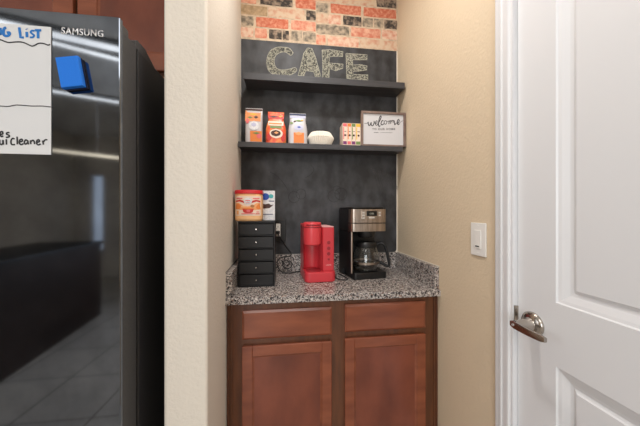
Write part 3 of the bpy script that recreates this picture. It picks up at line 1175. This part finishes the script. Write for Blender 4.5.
def tub_patch(name, pts, m, off):
    bm = bmesh.new()
    xa, xb = min(p[0] for p in pts), max(p[0] for p in pts)
    n = max(3, int((xb - xa) / .0035))
    prev = None
    for i in range(n + 1):
        x = xa + (xb - xa) * min(max(i / n, .002), .998)
        zs2 = []
        for (ax, az), (bx, bz) in zip(pts, pts[1:] + pts[:1]):
            if (ax > x) != (bx > x):
                zs2.append(az + (bz - az) * (x - ax) / (bx - ax))
        if len(zs2) < 2:
            continue
        cur = [bm.verts.new((x, tub_y(x, off), min(zs2))), bm.verts.new((x, tub_y(x, off), max(zs2))), bm.verts.new((x, tub_y(x, -.0005), max(zs2))), bm.verts.new((x, tub_y(x, -.0005), min(zs2)))]
        if prev:
            for a_ in range(4):
                bm.faces.new([prev[a_], cur[a_], cur[(a_ + 1) % 4], prev[(a_ + 1) % 4]])
        prev = cur
    bmesh.ops.recalc_face_normals(bm, faces=bm.faces)
    return obj(name, bm, m, t)


tub_patch('label', rect(tx - .060, tx + .060, ZO + .026, ZO + .120), 'cream_label', .0006)
tub_patch('printed_art', [(tx - .059, ZO + .058), (tx - .058, ZO + .088), (tx - .040, ZO + .086), (tx - .022, ZO + .074), (tx, ZO + .070), (tx + .022, ZO + .074), (tx + .040, ZO + .086), (tx + .058, ZO + .088), (tx + .059, ZO + .056), (tx, ZO + .050)], 'peach', .0010)
tub_patch('printed_banner', [(tx - .058, ZO + .090), (tx - .038, ZO + .094), (tx - .016, ZO + .086), (tx + .018, ZO + .086), (tx + .040, ZO + .094), (tx + .058, ZO + .090), (tx + .058, ZO + .098), (tx + .038, ZO + .1025), (tx + .016, ZO + .095), (tx - .014, ZO + .095), (tx - .036, ZO + .1025), (tx - .058, ZO + .098)], 'crimson', .0013)
tub_patch('printed_title', rect(tx - .054, tx - .024, ZO + .106, ZO + .111), 'pink', .0012)
tub_patch('printed_title', rect(tx + .024, tx + .054, ZO + .106, ZO + .111), 'pink', .0012)
tub_patch('printed_crest', ell(tx + .001, ZO + .096, .020, .017), 'white_print', .0020)
tub_patch('printed_crest_line', rect(tx - .011, tx + .012, ZO + .096, ZO + .100), 'pink', .0028)
tub_patch('printed_crest_line', rect(tx - .009, tx + .010, ZO + .086, ZO + .089), 'pink', .0028)
tub_patch('printed_pastry', [(tx - .058, ZO + .058), (tx - .056, ZO + .078), (tx - .044, ZO + .084), (tx - .030, ZO + .074), (tx - .034, ZO + .062), (tx - .046, ZO + .056)], 'orange', .0018)
tub_patch('printed_pastry', ell(tx - .020, ZO + .070, .012, .004), 'cream', .0018)
tub_patch('printed_pastry', [(tx + .058, ZO + .060), (tx + .054, ZO + .084), (tx + .044, ZO + .078), (tx + .038, ZO + .064), (tx + .048, ZO + .056)], 'orange', .0018)
tub_patch('printed_pastry', ell(tx + .022, ZO + .072, .010, .007), 'brick', .0018)
tub_patch('printed_mug', [(tx - .024, ZO + .060), (tx - .022, ZO + .046), (tx - .012, ZO + .039), (tx + .016, ZO + .039), (tx + .026, ZO + .046), (tx + .028, ZO + .060), (tx + .002, ZO + .0605)], 'crimson', .0022)
tub_patch('printed_coffee', ell(tx + .002, ZO + .060, .024, .004), 'orange', .0030)
tub_patch('printed_saucer', rect(tx - .030, tx + .034, ZO + .034, ZO + .0375), 'pink', .0022)
tub_patch('printed_mug_label', ell(tx + .003, ZO + .049, .010, .0055), 'pink', .0030)
tub_patch('printed_note', rect(tx - .052, tx - .042, ZO + .032, ZO + .050), 'peach', .0014)
tub_patch('printed_note', rect(tx + .036, tx + .054, ZO + .033, ZO + .037), 'crimson', .0014)
tub_patch('printed_note', rect(tx + .040, tx + .052, ZO + .042, ZO + .046), 'pink', .0014)

# ------------------------------------------------------------------ carton of coffee pods behind the tub
t = thing('coffee_pod_box', 'white and blue carton behind the red-lidded tub on the organizer', 'box', (-.103, 1.37, ZO))
bm = bmesh.new()
BX0, BX1, BY = -.148, -.068, 1.368
add_box(bm, BX0, BX1, BY, BY + .015, ZO + .0003, ZO + .155, .0015)
obj('carton', bm, 'white_print', t)
bm = bmesh.new()
decal(bm, ell(BX0 + .031, ZO + .124, .020, .018), BY)
obj('printed_circle', bm, 'blue', t)
bm = bmesh.new()
decal(bm, ell(BX0 + .060, ZO + .126, .012, .011), BY)
obj('printed_circle', bm, 'teal', t)
bm = bmesh.new()
decal(bm, [(BX0 + .010, ZO + .070), (BX0 + .022, ZO + .062), (BX0 + .052, ZO + .064), (BX0 + .074, ZO + .082), (BX0 + .060, ZO + .080), (BX0 + .050, ZO + .088), (BX0 + .030, ZO + .084), (BX0 + .010, ZO + .090)], BY)
obj('printed_splash', bm, 'brown', t)
bm = bmesh.new()
decal(bm, rect(BX0 + .050, BX0 + .076, ZO + .098, ZO + .103), BY)
obj('printed_line', bm, 'navy', t)
bm = bmesh.new()
decal(bm, rect(BX0 + .020, BX0 + .070, ZO + .030, ZO + .034), BY)
obj('printed_line', bm, 'navy', t)

# ------------------------------------------------------------------ wall outlet
t = thing('wall_outlet', 'black wall outlet cover with a white receptacle beside the black organizer', 'outlet', (-.06, YB - .004, 1.10))
bm = bmesh.new()
add_box(bm, -.104, -.0145, YB - .012, YB - .0035, 1.092, 1.222, .002)
obj('cover_plate', bm, 'black', t)
bm = bmesh.new()
add_box(bm, -.088, -.045, YB - .0145, YB - .0115, 1.124, 1.200, .004)
rc = obj('receptacle', bm, 'plate', t)
bm = bmesh.new()
for zc in (1.148, 1.182):
    add_box(bm, -.0745, -.0715, YB - .0152, YB - .0140, zc - .005, zc + .006)
    add_box(bm, -.0605, -.0575, YB - .0152, YB - .0140, zc - .005, zc + .006)
    add_box(bm, -.0680, -.0640, YB - .0152, YB - .0140, zc - .012, zc - .008)
obj('slots', bm, 'black', rc)

# cord of the red coffee maker, plugged in and looped on the counter
t = thing('power_cord', 'black power cord looping from the wall outlet down behind the red coffee maker', 'cord', (0, 1.53, .914))
bm = bmesh.new()
cp = [(-.056, 1.545, 1.148), (-.054, 1.530, 1.132), (-.030, 1.536, 1.092), (.000, 1.538, 1.046), (.018, 1.538, 1.022), (.012, 1.528, 1.010), (-.020, 1.520, 1.008), (-.052, 1.512, .998), (-.062, 1.505, .965), (-.044, 1.500, .932), (-.018, 1.496, .9185), (.020, 1.500, .9178), (.050, 1.520, .9178), (.085, 1.527, .9178)]
add_tube(bm, smooth_path(cp, 8), .0032, 8)
obj('cable', bm, 'cord', t, smooth=True)
bm = bmesh.new()
add_box(bm, -.070, -.048, YB - .040, YB - .0155, 1.140, 1.158, .004)
obj('plug', bm, 'black', t, smooth=True)
bm = bmesh.new()
lp = [(.006, 1.524, .985), (.022, 1.524, .968), (.016, 1.522, .945), (-.006, 1.520, .938), (-.026, 1.522, .950), (-.030, 1.524, .972), (-.014, 1.526, .988), (.004, 1.526, .976), (.004, 1.527, .958), (-.010, 1.527, .955)]
add_tube(bm, smooth_path(lp, 6), .0030, 8)
obj('coiled_loop', bm, 'cord', t, smooth=True)

# ------------------------------------------------------------------ red single-serve coffee maker
KX0, KX1, KY0, KY1, KZ = .077, .237, 1.285, 1.500, .9143
t = thing('single_serve_coffee_maker', 'small red single-serve coffee maker in the middle of the counter', 'coffee maker', ((KX0 + KX1) / 2, 1.39, KZ))


def rr(x0, x1, y0, y1, rf, rb=.012, n=6):
    """rounded rectangle outline, front corners radius rf"""
    out = []
    for cx_, cy_, r, a0 in ((x1 - rf, y0 + rf, rf, -pi / 2), (x1 - rb, y1 - rb, rb, 0), (x0 + rb, y1 - rb, rb, pi / 2), (x0 + rf, y0 + rf, rf, pi)):
        for i in range(n + 1):
            a = a0 + i * pi / 2 / n
            out.append((cx_ + r * cos(a), cy_ + r * sin(a)))
    return out


def slab(bm, out, z0, z1, bev=.004):
    add_prism(bm, out, lambda u, v, w_: Vector((u, v, z0 if w_ == 0 else z1)), bev)


bm = bmesh.new()
slab(bm, rr(KX0, KX1, KY0, KY1, .030), KZ, KZ + .052, .006)
obj('base', bm, 'red', t, smooth=True)
bm = bmesh.new()
slab(bm, rr(KX0 + .012, KX0 + .090, KY0 + .012, KY0 + .090, .030, .03), KZ + .0515, KZ + .0545, .001)
obj('drip_tray', bm, 'red_dark', t, smooth=True)
bm = bmesh.new()
# rear body with a concave bay for the mug
hx0, hx1 = KX0 - .003, KX0 + .090
outb = [(KX0 + .002, KY1 - .004), (KX0 + .002, KY0 + .075)]
bcx = (hx0 + hx1) / 2
for i in range(13):
    a = pi - i * pi / 12
    outb.append((bcx + .042 * cos(a), KY0 + .078 + .040 * sin(a)))
outb += [(hx1 + .001, KY0 + .030), (hx1 + .006, KY0 + .020), (KX1 - .016, KY0 + .020), (KX1 - .006, KY0 + .028), (KX1 - .004, KY0 + .040), (KX1 - .004, KY1 - .004)]
slab(bm, outb, KZ + .052, KZ + .276, .004)
obj('body', bm, 'red', t, smooth=True)
bm = bmesh.new()
slab(bm, [(x, y) for x, y in rr(hx1 + .004, KX1 - .005, KY0 + .022, KY1 - .006, .01)], KZ + .2765, KZ + .280, .001)
obj('reservoir_lid', bm, 'pinkish', t, smooth=True)
bm = bmesh.new()
hcy = KY0 + .050
add_lathe(bm, bcx, hcy, [(.030, KZ + .184), (.041, KZ + .187), (.0455, KZ + .194), (.0470, KZ + .268), (.0470, KZ + .274)], 48)
add_box(bm, bcx - .045, bcx + .045, hcy, KY1 - .02, KZ + .276, KZ + .292, .004)
obj('brew_head', bm, 'red_light', t, smooth=True)
bm = bmesh.new()
add_lathe(bm, bcx, hcy, [(.0445, KZ + .2742), (.0445, KZ + .278)], 48)
obj('lid_groove', bm, 'red_dark', t, smooth=True)
bm = bmesh.new()
add_lathe(bm, bcx, hcy, [(.0465, KZ + .2782), (.0475, KZ + .280), (.0475, KZ + .296), (.044, KZ + .301), (.036, KZ + .303)], 48)
li = obj('lid', bm, 'red_light', t, smooth=True)
bm = bmesh.new()
hp = [(bcx + .048 * cos(a), hcy + .048 * sin(a), KZ + .289) for a in [pi * (1.25 + .5 * i / 12) for i in range(13)]]
add_tube(bm, hp, .0035, 8)
obj('lid_handle', bm, 'red_dark', li, smooth=True)
bx_ = (hx1 + KX1) / 2 - .001
for i, zc in enumerate((.178, .149, .121, .093)):
    bm = bmesh.new()
    ky = KY0 + .0195
    r = .0092 if i < 3 else .006
    ring = [[bm.verts.new((bx_ + rr_ * cos(2 * pi * j / 20), yy, KZ + zc + .02 + rr_ * sin(2 * pi * j / 20))) for j in range(20)] for rr_, yy in ((r, ky + .0005), (r, ky - .0018), (r * .8, ky - .0024))]
    for p, q in zip(ring, ring[1:]):
        for j in range(20):
            bm.faces.new([p[j], p[(j + 1) % 20], q[(j + 1) % 20], q[j]])
    bm.faces.new(ring[-1])
    bmesh.ops.recalc_face_normals(bm, faces=bm.faces)
    obj('button', bm, 'red_dark', t, smooth=True)
bm = text_bm('KEURIG', .01, lambda u, v, w_: Vector((bx_ - .014 + .028 * u, KY0 + .0192, KZ + .080 + .006 * v)))
obj('lettering', bm, 'pinkish', t)
t.rotation_euler.z = radians(4)

# ------------------------------------------------------------------ drip coffee maker
MX0, MX1, MY0, MY1, MZ = .321, .512, 1.312, 1.520, .9143
t = thing('drip_coffee_maker', 'stainless and black drip coffee maker with a glass carafe at the right of the counter', 'coffee maker', ((MX0 + MX1) / 2, 1.42, MZ))
bm = bmesh.new()
slab(bm, rr(MX0 + .006, MX1 + .004, MY0 + .004, MY1, .016), MZ, MZ + .036, .004)
obj('base', bm, 'black', t, smooth=True)
bm = bmesh.new()
add_box(bm, MX0 - .010, MX1 - .004, MY0 + .142, MY1 - .001, MZ + .0005, MZ + .252, .004)
add_box(bm, MX0 - .010, MX0 + .008, MY0 + .0225, MY0 + .146, MZ + .0355, MZ + .252, .003)
obj('rear_column', bm, 'black', t, smooth=True)
bm = bmesh.new()
add_box(bm, MX0 - .009, MX0 - .001, MY0 + .006, MY0 + .022, MZ + .034, MZ + .252, .003)
obj('front_pillar', bm, 'steel', t, smooth=True)
bm = bmesh.new()
slab(bm, rr(MX0 - .012, MX1 - .002, MY0 + .024, MY1 - .001, .03), MZ + .252, MZ + .374, .006)
obj('head', bm, 'black', t, smooth=True)


def wrap(z0, z1, off):
    bm = bmesh.new()
    o_ = rr(MX0 - .010 - off, MX1 + .001 + off, MY0 - off, MY0 + .060, .022, .002, 8)
    slab(bm, o_, z0, z1, .0015)
    return bm


obj('steel_band', wrap(MZ + .252, MZ + .294, 0), 'steel', t, smooth=True)
obj('steel_fascia', wrap(MZ + .298, MZ + .370, 0), 'steel', t, smooth=True)
bm = bmesh.new()
slab(bm, rr(MX0 - .010, MX1 - .003, MY0 + .002, MY1, .034), MZ + .3744, MZ + .380, .002)
obj('lid', bm, 'black', t, smooth=True)
bm = bmesh.new()
add_box(bm, .367, .484, MY0 - .002, MY0 + .001, MZ + .318, MZ + .362, .0008)
pn = obj('control_panel', bm, 'steel', t)
bm = bmesh.new()
add_box(bm, .394, .452, MY0 - .0045, MY0 - .002, MZ + .334, MZ + .360, .001)
ld = obj('display', bm, 'lcd', t)
bm = text_bm('12:00', .01, lambda u, v, w_: Vector((.410 + .024 * u, MY0 - .0048, MZ + .342 + .009 * v)))
obj('display_digits', bm, 'lcd_digit', ld)
for bx, bz, ww in ((.377, .351, .009), (.377, .337, .009), (.377, .323, .009), (.469, .351, .009), (.469, .337, .009), (.423, .325, .030)):
    bm = bmesh.new()
    add_box(bm, bx - ww / 2 - .002, bx + ww / 2 + .002, MY0 - .004, MY0 - .0018, MZ + bz - .004, MZ + bz + .004, .001)
    obj('button', bm, 'key', t)
bm = bmesh.new()
ccx, ccy = .4185, MY0 + .062
add_lathe(bm, ccx, ccy, [(.050, MZ + .252), (.050, MZ + .236), (.040, MZ + .218), (.020, MZ + .214)], 40)
obj('filter_basket', bm, 'black', t, smooth=True)
bm = bmesh.new()
add_lathe(bm, ccx, ccy, [(.060, MZ + .0365), (.062, MZ + .039), (.058, MZ + .0405)], 40)
obj('warming_plate', bm, 'black_satin', t, smooth=True)
maker = t
MROT = radians(7)
maker.rotation_euler.z = MROT
# carafe: a thing of its own, it lifts out
cz = MZ + .0410
t = thing('glass_carafe', 'glass coffee carafe with black handle inside the drip coffee maker', 'carafe', (ccx, ccy, cz))
bm = bmesh.new()
outer = [(.050, 0), (.062, .003), (.071, .020), (.073, .045), (.070, .080), (.060, .112), (.054, .128), (.055, .134)]
inner = [(.053, .134), (.052, .128), (.058, .111), (.068, .079), (.0705, .045), (.0685, .021), (.060, .0055), (.048, .0025)]
add_lathe(bm, ccx, ccy, [(r, cz + z) for r, z in outer + inner], 56, cap=True)
obj('glass_jug', bm, 'glass', t, smooth=True)
bm = bmesh.new()
add_lathe(bm, ccx, ccy, [(.0732, cz + .036), (.0745, cz + .037), (.0747, cz + .047), (.0733, cz + .048)], 56, cap=False)
obj('metal_band', bm, 'steel', t, smooth=True)
bm = bmesh.new()
add_lathe(bm, ccx, ccy, [(.0565, cz + .124), (.0585, cz + .128), (.0585, cz + .143), (.050, cz + .152), (.020, cz + .155)], 48)
obj('lid', bm, 'black', t, smooth=True)
bm = bmesh.new()
ha = radians(-28)
dx, dy = cos(ha), sin(ha)
hpth = [(.056, .137), (.078, .146), (.098, .138), (.112, .100), (.120, .060), (.124, .032), (.112, .024), (.090, .036), (.073, .042)]
P3 = smooth_path([(ccx + dx * r, ccy + dy * r, cz + z) for r, z in hpth], 6)
add_tube(bm, P3, [.0085] * len(P3), 10)
obj('handle', bm, 'black_satin', t, smooth=True)
pv = maker.location
d_ = Vector((ccx - pv.x, ccy - pv.y, 0))
t.location = (pv.x + d_.x * cos(MROT) - d_.y * sin(MROT), pv.y + d_.x * sin(MROT) + d_.y * cos(MROT), cz)
t.rotation_euler.z = MROT

# cord of the drip coffee maker on the counter
bm = bmesh.new()
cp = [(.268, 1.535, .9175), (.256, 1.500, .9175), (.262, 1.440, .9175), (.256, 1.380, .9175), (.258, 1.335, .9175), (.276, 1.312, .9175), (.300, 1.312, .9175), (.312, 1.335, .9175), (.306, 1.375, .9175), (.294, 1.42, .9175), (.284, 1.46, .9175)]
add_tube(bm, smooth_path(cp, 8), .0030, 8)
tag(obj('power_cord', bm, 'cord', smooth=True), 'black power cord curled on the granite between the two coffee makers', 'cord')

# ------------------------------------------------------------------ light switch
t = thing('light_switch', 'white rocker light switch with plate on the beige right wall beside the door casing', 'light switch', (XR, .862, 1.11))
SYc, SZc = .862, 1.1695
bm = bmesh.new()
add_box(bm, XR - .006, XR - .0003, SYc - .0375, SYc + .0375, SZc - .060, SZc + .060, .0025)
obj('wall_plate', bm, 'plate', t, smooth=True)
bm = bmesh.new()
add_box(bm, XR - .0085, XR - .0055, SYc - .0165, SYc + .0165, SZc - .0335, SZc + .0335, .0015)
obj('rocker', bm, 'plate', t, smooth=True)
box_obj('indicator_slot', (XR - .0092, XR - .0083, SYc - .009, SYc + .009, SZc - .027, SZc - .023), 'black_satin', t)
for zc in (SZc - .050, SZc + .050):
    bm = bmesh.new()
    lathe_x(bm, SYc, zc, [(XR - .0058, .003), (XR - .0068, .0026)], 12)
    obj('screw', bm, 'plate', t)

# ------------------------------------------------------------------ refrigerator
FRX, FRY = -.424, .714
t = thing('refrigerator', 'black stainless refrigerator with a silver logo left of the wall stub', 'refrigerator', (-.88, 1.1, 0))
bm = bmesh.new()
add_box(bm, -1.334, FRX - .003, .800, 1.50, .02, 1.735, .003)
add_box(bm, -1.334, FRX - .003, .86, 1.48, 0, .02)
obj('body', bm, 'fridge_body', t)
box_obj('gasket', (-1.330, FRX - .008, .788, .8005, .05, 1.728), 'rubber', t)


def fdoor(x0, x1, z0, z1):
    bm = bmesh.new()
    add_box(bm, x0 + .001, x1, FRY + .012, .788, z0, z1 - .028, .002)
    d = obj('door', bm, 'fridge_side', t)
    box_obj('door_skin', (x0, x1 + .001, FRY, FRY + .013, z0, z1), 'steel_dark', d, .0028)
    return d


dR = fdoor(-.878, FRX - .001, .60, 1.765)
dL = fdoor(-1.334, -.882, .60, 1.765)
bm = bmesh.new()
add_box(bm, -1.334, FRX - .001, FRY, .788, .06, .592, .003)
obj('freezer_drawer', bm, 'steel_dark', t)
bm = bmesh.new()
add_box(bm, FRX - .046, FRX - .006, FRY + .015, FRY + .048, 1.737, 1.762, .004)
obj('hinge_cap', bm, 'fridge_trim', t, smooth=True)
bm = bmesh.new()
pr = [(.792, 1.735), (.792, 1.756), (.800, 1.762), (.84, 1.762), (.90, 1.735)]
add_prism(bm, pr, lambda u, v, w_: Vector((FRX - .075 + .070 * w_, u, v)), .001)
obj('hinge_cover', bm, 'fridge_side', t)


def logo_f(u, v, w_):
    a0, a1 = px(61.5, 26, Y=FRY), px(103.5, 26, Y=FRY)
    return Vector((a0.x + (a1.x - a0.x) * u, FRY - .0007, 1.7105 + .0175 * v))


bm = text_bm('SAMSUNG', .02, logo_f, bold=.0004, space=1.1)
r0 = bmesh.ops.extrude_face_region(bm, geom=list(bm.faces))
for v in [g_ for g_ in r0['geom'] if isinstance(g_, bmesh.types.BMVert)]:
    v.co.y += .0006
obj('logo_lettering', bm, 'silver', dR)

# ------------------------------------------------------------------ dry-erase list sheet on the refrigerator
NF = (0, -1, 0)
YPp = FRY - .0022
t = thing('dry_erase_sheet', 'white magnetic dry-erase list sheet with blue and black handwriting on the refrigerator door', 'whiteboard sheet', (-.72, YPp, 1.41))
bm = bmesh.new()
add_box(bm, -.862, -.5790, YPp, FRY - .0006, 1.410, 1.7245, .0004, 1)
obj('sheet', bm, 'paper', t)
YI = YPp - .0006


def ff(u, v):
    p = px(u, v, Y=YI)
    return Vector((p.x, YI, p.z))


# heading: strokes measured from the photograph (x, y in its frame)
def hz_(u, v):
    return ff(u / 10.65, v / 10.65)


bm = bmesh.new()
bw = .0062
for p_, sm in [([(204, 292), (212, 345), (218, 398), (252, 398)], False), ([(284, 340), (288, 396)], False), ([(282, 308), (284, 312)], False),
               ([(366, 328), (340, 326), (326, 342), (340, 358), (362, 376), (348, 396), (318, 398)], True),
               ([(372, 322), (438, 322)], False), ([(404, 324), (406, 408)], False),
               ([(66, 296), (46, 300), (36, 340), (48, 378), (84, 380), (102, 362), (96, 346), (72, 348)], True),
               ([(8, 370), (2, 296)], False), ([(8, 370), (-40, 300)], False), ([(-42, 366), (-46, 292)], False)]:
    add_stroke(bm, p_, hz_, bw if p_[0][0] != 366 else .0045, NF, smooth=sm)
# rest of the heading, beyond the picture's left edge
x = -.705
for stx in ['I', 'P', 'P', 'O', 'H', 'S']:
    x -= .005
    w__ = .017

    def lf(u, v, x=x):
        return Vector((x - .017 + u * .016, YI, 1.6805 + v * .026))
    sh = {'I': [[(.5, 0), (.5, 1)]], 'P': [[(0, 0), (0, 1)], [(0, 1), (.9, .9), (.9, .55), (0, .45)]], 'O': [[(.5, 0), (0, .5), (.5, 1), (1, .5), (.5, 0)]],
          'H': [[(0, 0), (0, 1)], [(1, 0), (1, 1)], [(0, .5), (1, .5)]], 'S': [[(1, .9), (.5, 1), (.1, .75), (.8, .35), (.5, 0), (0, .1)]]}[stx]
    for q in sh:
        add_stroke(bm, q, lf, .005, NF, smooth=(len(q) > 2))
    x -= .019
obj('blue_heading', bm, 'ink_blue', t)
bm = bmesh.new()
# wavy rule under the heading
wav = [(-14, 36), (-6, 40), (0, 39.6), (5, 41.5), (9, 42.4), (14, 42), (20, 41.8), (25, 43), (31, 45.8), (34, 45.6), (39, 43.2), (44, 43.6), (48, 45.1), (50, 44.2)]
add_stroke(bm, wav, ff, .0030, NF)
obj('wavy_rule', bm, 'ink_black', t)
bm = bmesh.new()
add_stroke(bm, [(-12, 106), (0, 106), (8, 106.4), (16, 105), (24, 105.4), (32, 106), (42, 106), (51, 107)], ff, .0022, NF)
obj('wavy_rule', bm, 'ink_black', t)
bm = bmesh.new()


def lz(u, v):
    return ff(u / 7.743, 110 + v / 7.743)


lw = .0036
word = [
    [(0, 190), (20, 184), (18, 168), (4, 170), (0, 190), (10, 206), (24, 200)],                           # e
    [(72, 174), (54, 176), (52, 188), (70, 196), (68, 208), (46, 212)],                                   # s
    [(-4, 230), (-2, 258), (10, 268), (22, 256), (22, 232)], [(22, 232), (26, 268)],                      # u
    [(48, 226), (50, 268)],                                                                                # l
    [(112, 224), (96, 220), (84, 240), (90, 266), (116, 268)],                                            # c
    [(132, 206), (134, 266)],                                                                              # l
    [(150, 248), (172, 240), (168, 226), (152, 234), (150, 256), (164, 268), (182, 260)],                  # e
    [(214, 238), (198, 232), (188, 250), (198, 264), (214, 252)], [(214, 236), (220, 266)],                # a
    [(236, 234), (238, 264)], [(238, 246), (254, 234), (264, 244), (268, 264)],                            # n
    [(284, 250), (304, 244), (300, 230), (286, 236), (284, 258), (296, 270), (314, 262)],                  # e
    [(330, 236), (336, 268)], [(334, 250), (348, 232), (366, 230)]]                                        # r
for p_ in word:
    add_stroke(bm, p_, lz, lw, NF, smooth=len(p_) > 2)
obj('black_handwriting', bm, 'ink_black', t)

# ------------------------------------------------------------------ blue eraser on the refrigerator
t = thing('felt_eraser', 'blue rectangular felt eraser stuck slightly tilted on the refrigerator door', 'eraser', (-.53, FRY, 1.57))
cE = Vector((-.5265, 0, 1.6095))
tl = radians(-10)


def ef(u, v, w_, d0, d1):
    return Vector((cE.x + cos(tl) * u + sin(tl) * v, FRY - d0 - (d1 - d0) * w_, cE.z - sin(tl) * u + cos(tl) * v))


bm = bmesh.new()
hw_, hh_ = .0245, .037
add_prism(bm, [(-hw_, -hh_), (hw_, -hh_), (hw_, hh_), (-hw_, hh_)], lambda u, v, w_: ef(-u, v, w_, .0006, .006))
obj('magnet_backing', bm, 'eraser_dark', t)
bm = bmesh.new()
add_prism(bm, [(-hw_, -hh_), (hw_, -hh_), (hw_, hh_), (-hw_, hh_)], lambda u, v, w_: ef(-u, v, w_, .0062, .020), .003)
obj('felt_pad', bm, 'eraser', t, smooth=True)

# ------------------------------------------------------------------ cabinet over the refrigerator
t = thing('wall_cabinet', 'reddish brown wooden cabinet above the refrigerator', 'cabinet', (-.85, 1.3, 1.90))
CY = 1.08
bm = bmesh.new()
add_box(bm, -1.36, -.371, CY + .019, YB - .003, 1.815, 2.52)
obj('body', bm, 'wood_frame', t)
box_obj('bottom_panel', (-1.35, -.380, CY + .03, YB - .01, 1.809, 1.8145), 'maple', t)
xg0, xg1 = px(72.5, 10, Y=CY).x, px(77, 10, Y=CY).x
sw = px(97, 10, Y=CY).x - xg1
cab_door(-1.34, xg0, 1.823, 2.50, sw, t, CY)
cab_door(xg1, -.385, 1.823, 2.50, sw, t, CY)

# ------------------------------------------------------------------ kitchen behind the camera (seen only as reflections)


def mir(x, y, z):
    """where the thing stands that the refrigerator door mirrors at this spot of the photograph"""
    p = px(x, y, Zc=z)
    return Vector((p.x, 2 * FRY - p.y, z))


# low dark cabinet run whose base line crosses the tiled floor
A_, B_ = mir(0, 383, 0), mir(101, 314, 0)
dr = (B_ - A_).normalized()
pr_ = Vector((dr.y, -dr.x, 0))
if pr_.x > 0:
    pr_ = -pr_
t = thing('kitchen_island', 'dark kitchen island mirrored in the refrigerator door', 'kitchen island', A_ + pr_ * .3)
bm = bmesh.new()
A2 = A_ - dr * .5
L_ = (B_ - A2).length
add_prism(bm, [(0, 0), (L_, 0), (L_, .6), (0, .6)], lambda u, v, w_: A2 + dr * u + pr_ * v + Vector((0, 0, .88 * w_)))
obj('cabinet_run', bm, 'wood_dark', t)
bm = bmesh.new()
add_prism(bm, [(-.02, -.03), (L_ + .02, -.03), (L_ + .02, .63), (-.02, .63)], lambda u, v, w_: A2 + dr * u + pr_ * v + Vector((0, 0, .8805 + .03 * w_)))
obj('counter_slab', bm, 'black_satin', t)
for (xa, ya), (xb, yb), wd, lab_ in (((50, 35), (121, 51), .042, 'topmost and brightest'), ((50, 44), (121, 62), .028, 'middle and close to the top one'), ((50, 92), (121, 104), .028, 'lowest and farthest')):
    a, b_ = mir(xa, ya, 2.66), mir(xb, yb, 2.66)
    d_ = (b_ - a).normalized()
    n_ = Vector((d_.y, -d_.x, 0))
    a = a - d_ * .5
    L_ = (b_ - a).length
    t = thing('ceiling_fixture', '%s of three tube lights mirrored in the refrigerator door' % lab_, 'ceiling light', (a + b_) / 2 + Vector((0, 0, ZC - 2.66)), 'kitchen tube lights')
    bm = bmesh.new()
    add_prism(bm, [(-.03, -wd / 2 + .004), (L_ + .03, -wd / 2 + .004), (L_ + .03, wd / 2 - .004), (-.03, wd / 2 - .004)], lambda u, v, w_: a + d_ * u + n_ * v + Vector((0, 0, .03 + .0495 * w_)))
    obj('housing', bm, 'fridge_side', t)
    bm = bmesh.new()
    add_tube(bm, [a + Vector((0, 0, .029 - wd / 2)), b_ + Vector((0, 0, .029 - wd / 2))], wd / 2, 12)
    obj('tube', bm, 'lampglow', t)

a, b_ = mir(50, 150, 1.9), mir(124, 158.5, 1.9)  # invented glowing bar, placed only to mirror as a cream streak
d_ = (b_ - a).normalized()
a = a - d_ * .35
t = thing('streak_bar', 'slim glowing bar added for a cream streak mirrored in the refrigerator door', 'glowing bar', (a + b_) / 2, None)
bm = bmesh.new()
add_tube(bm, [a, b_], .017, 12)
obj('glow_bar', bm, 'warmglow', t, smooth=True)
for k in (.25, .75):  # made-up wires that carry the bar
    p = a + (b_ - a) * k
    bm = bmesh.new()
    add_tube(bm, [p + Vector((0, 0, .016)), Vector((p.x, p.y, ZC - .001))], .003, 6)
    obj('suspension_wire', bm, 'silver', t)
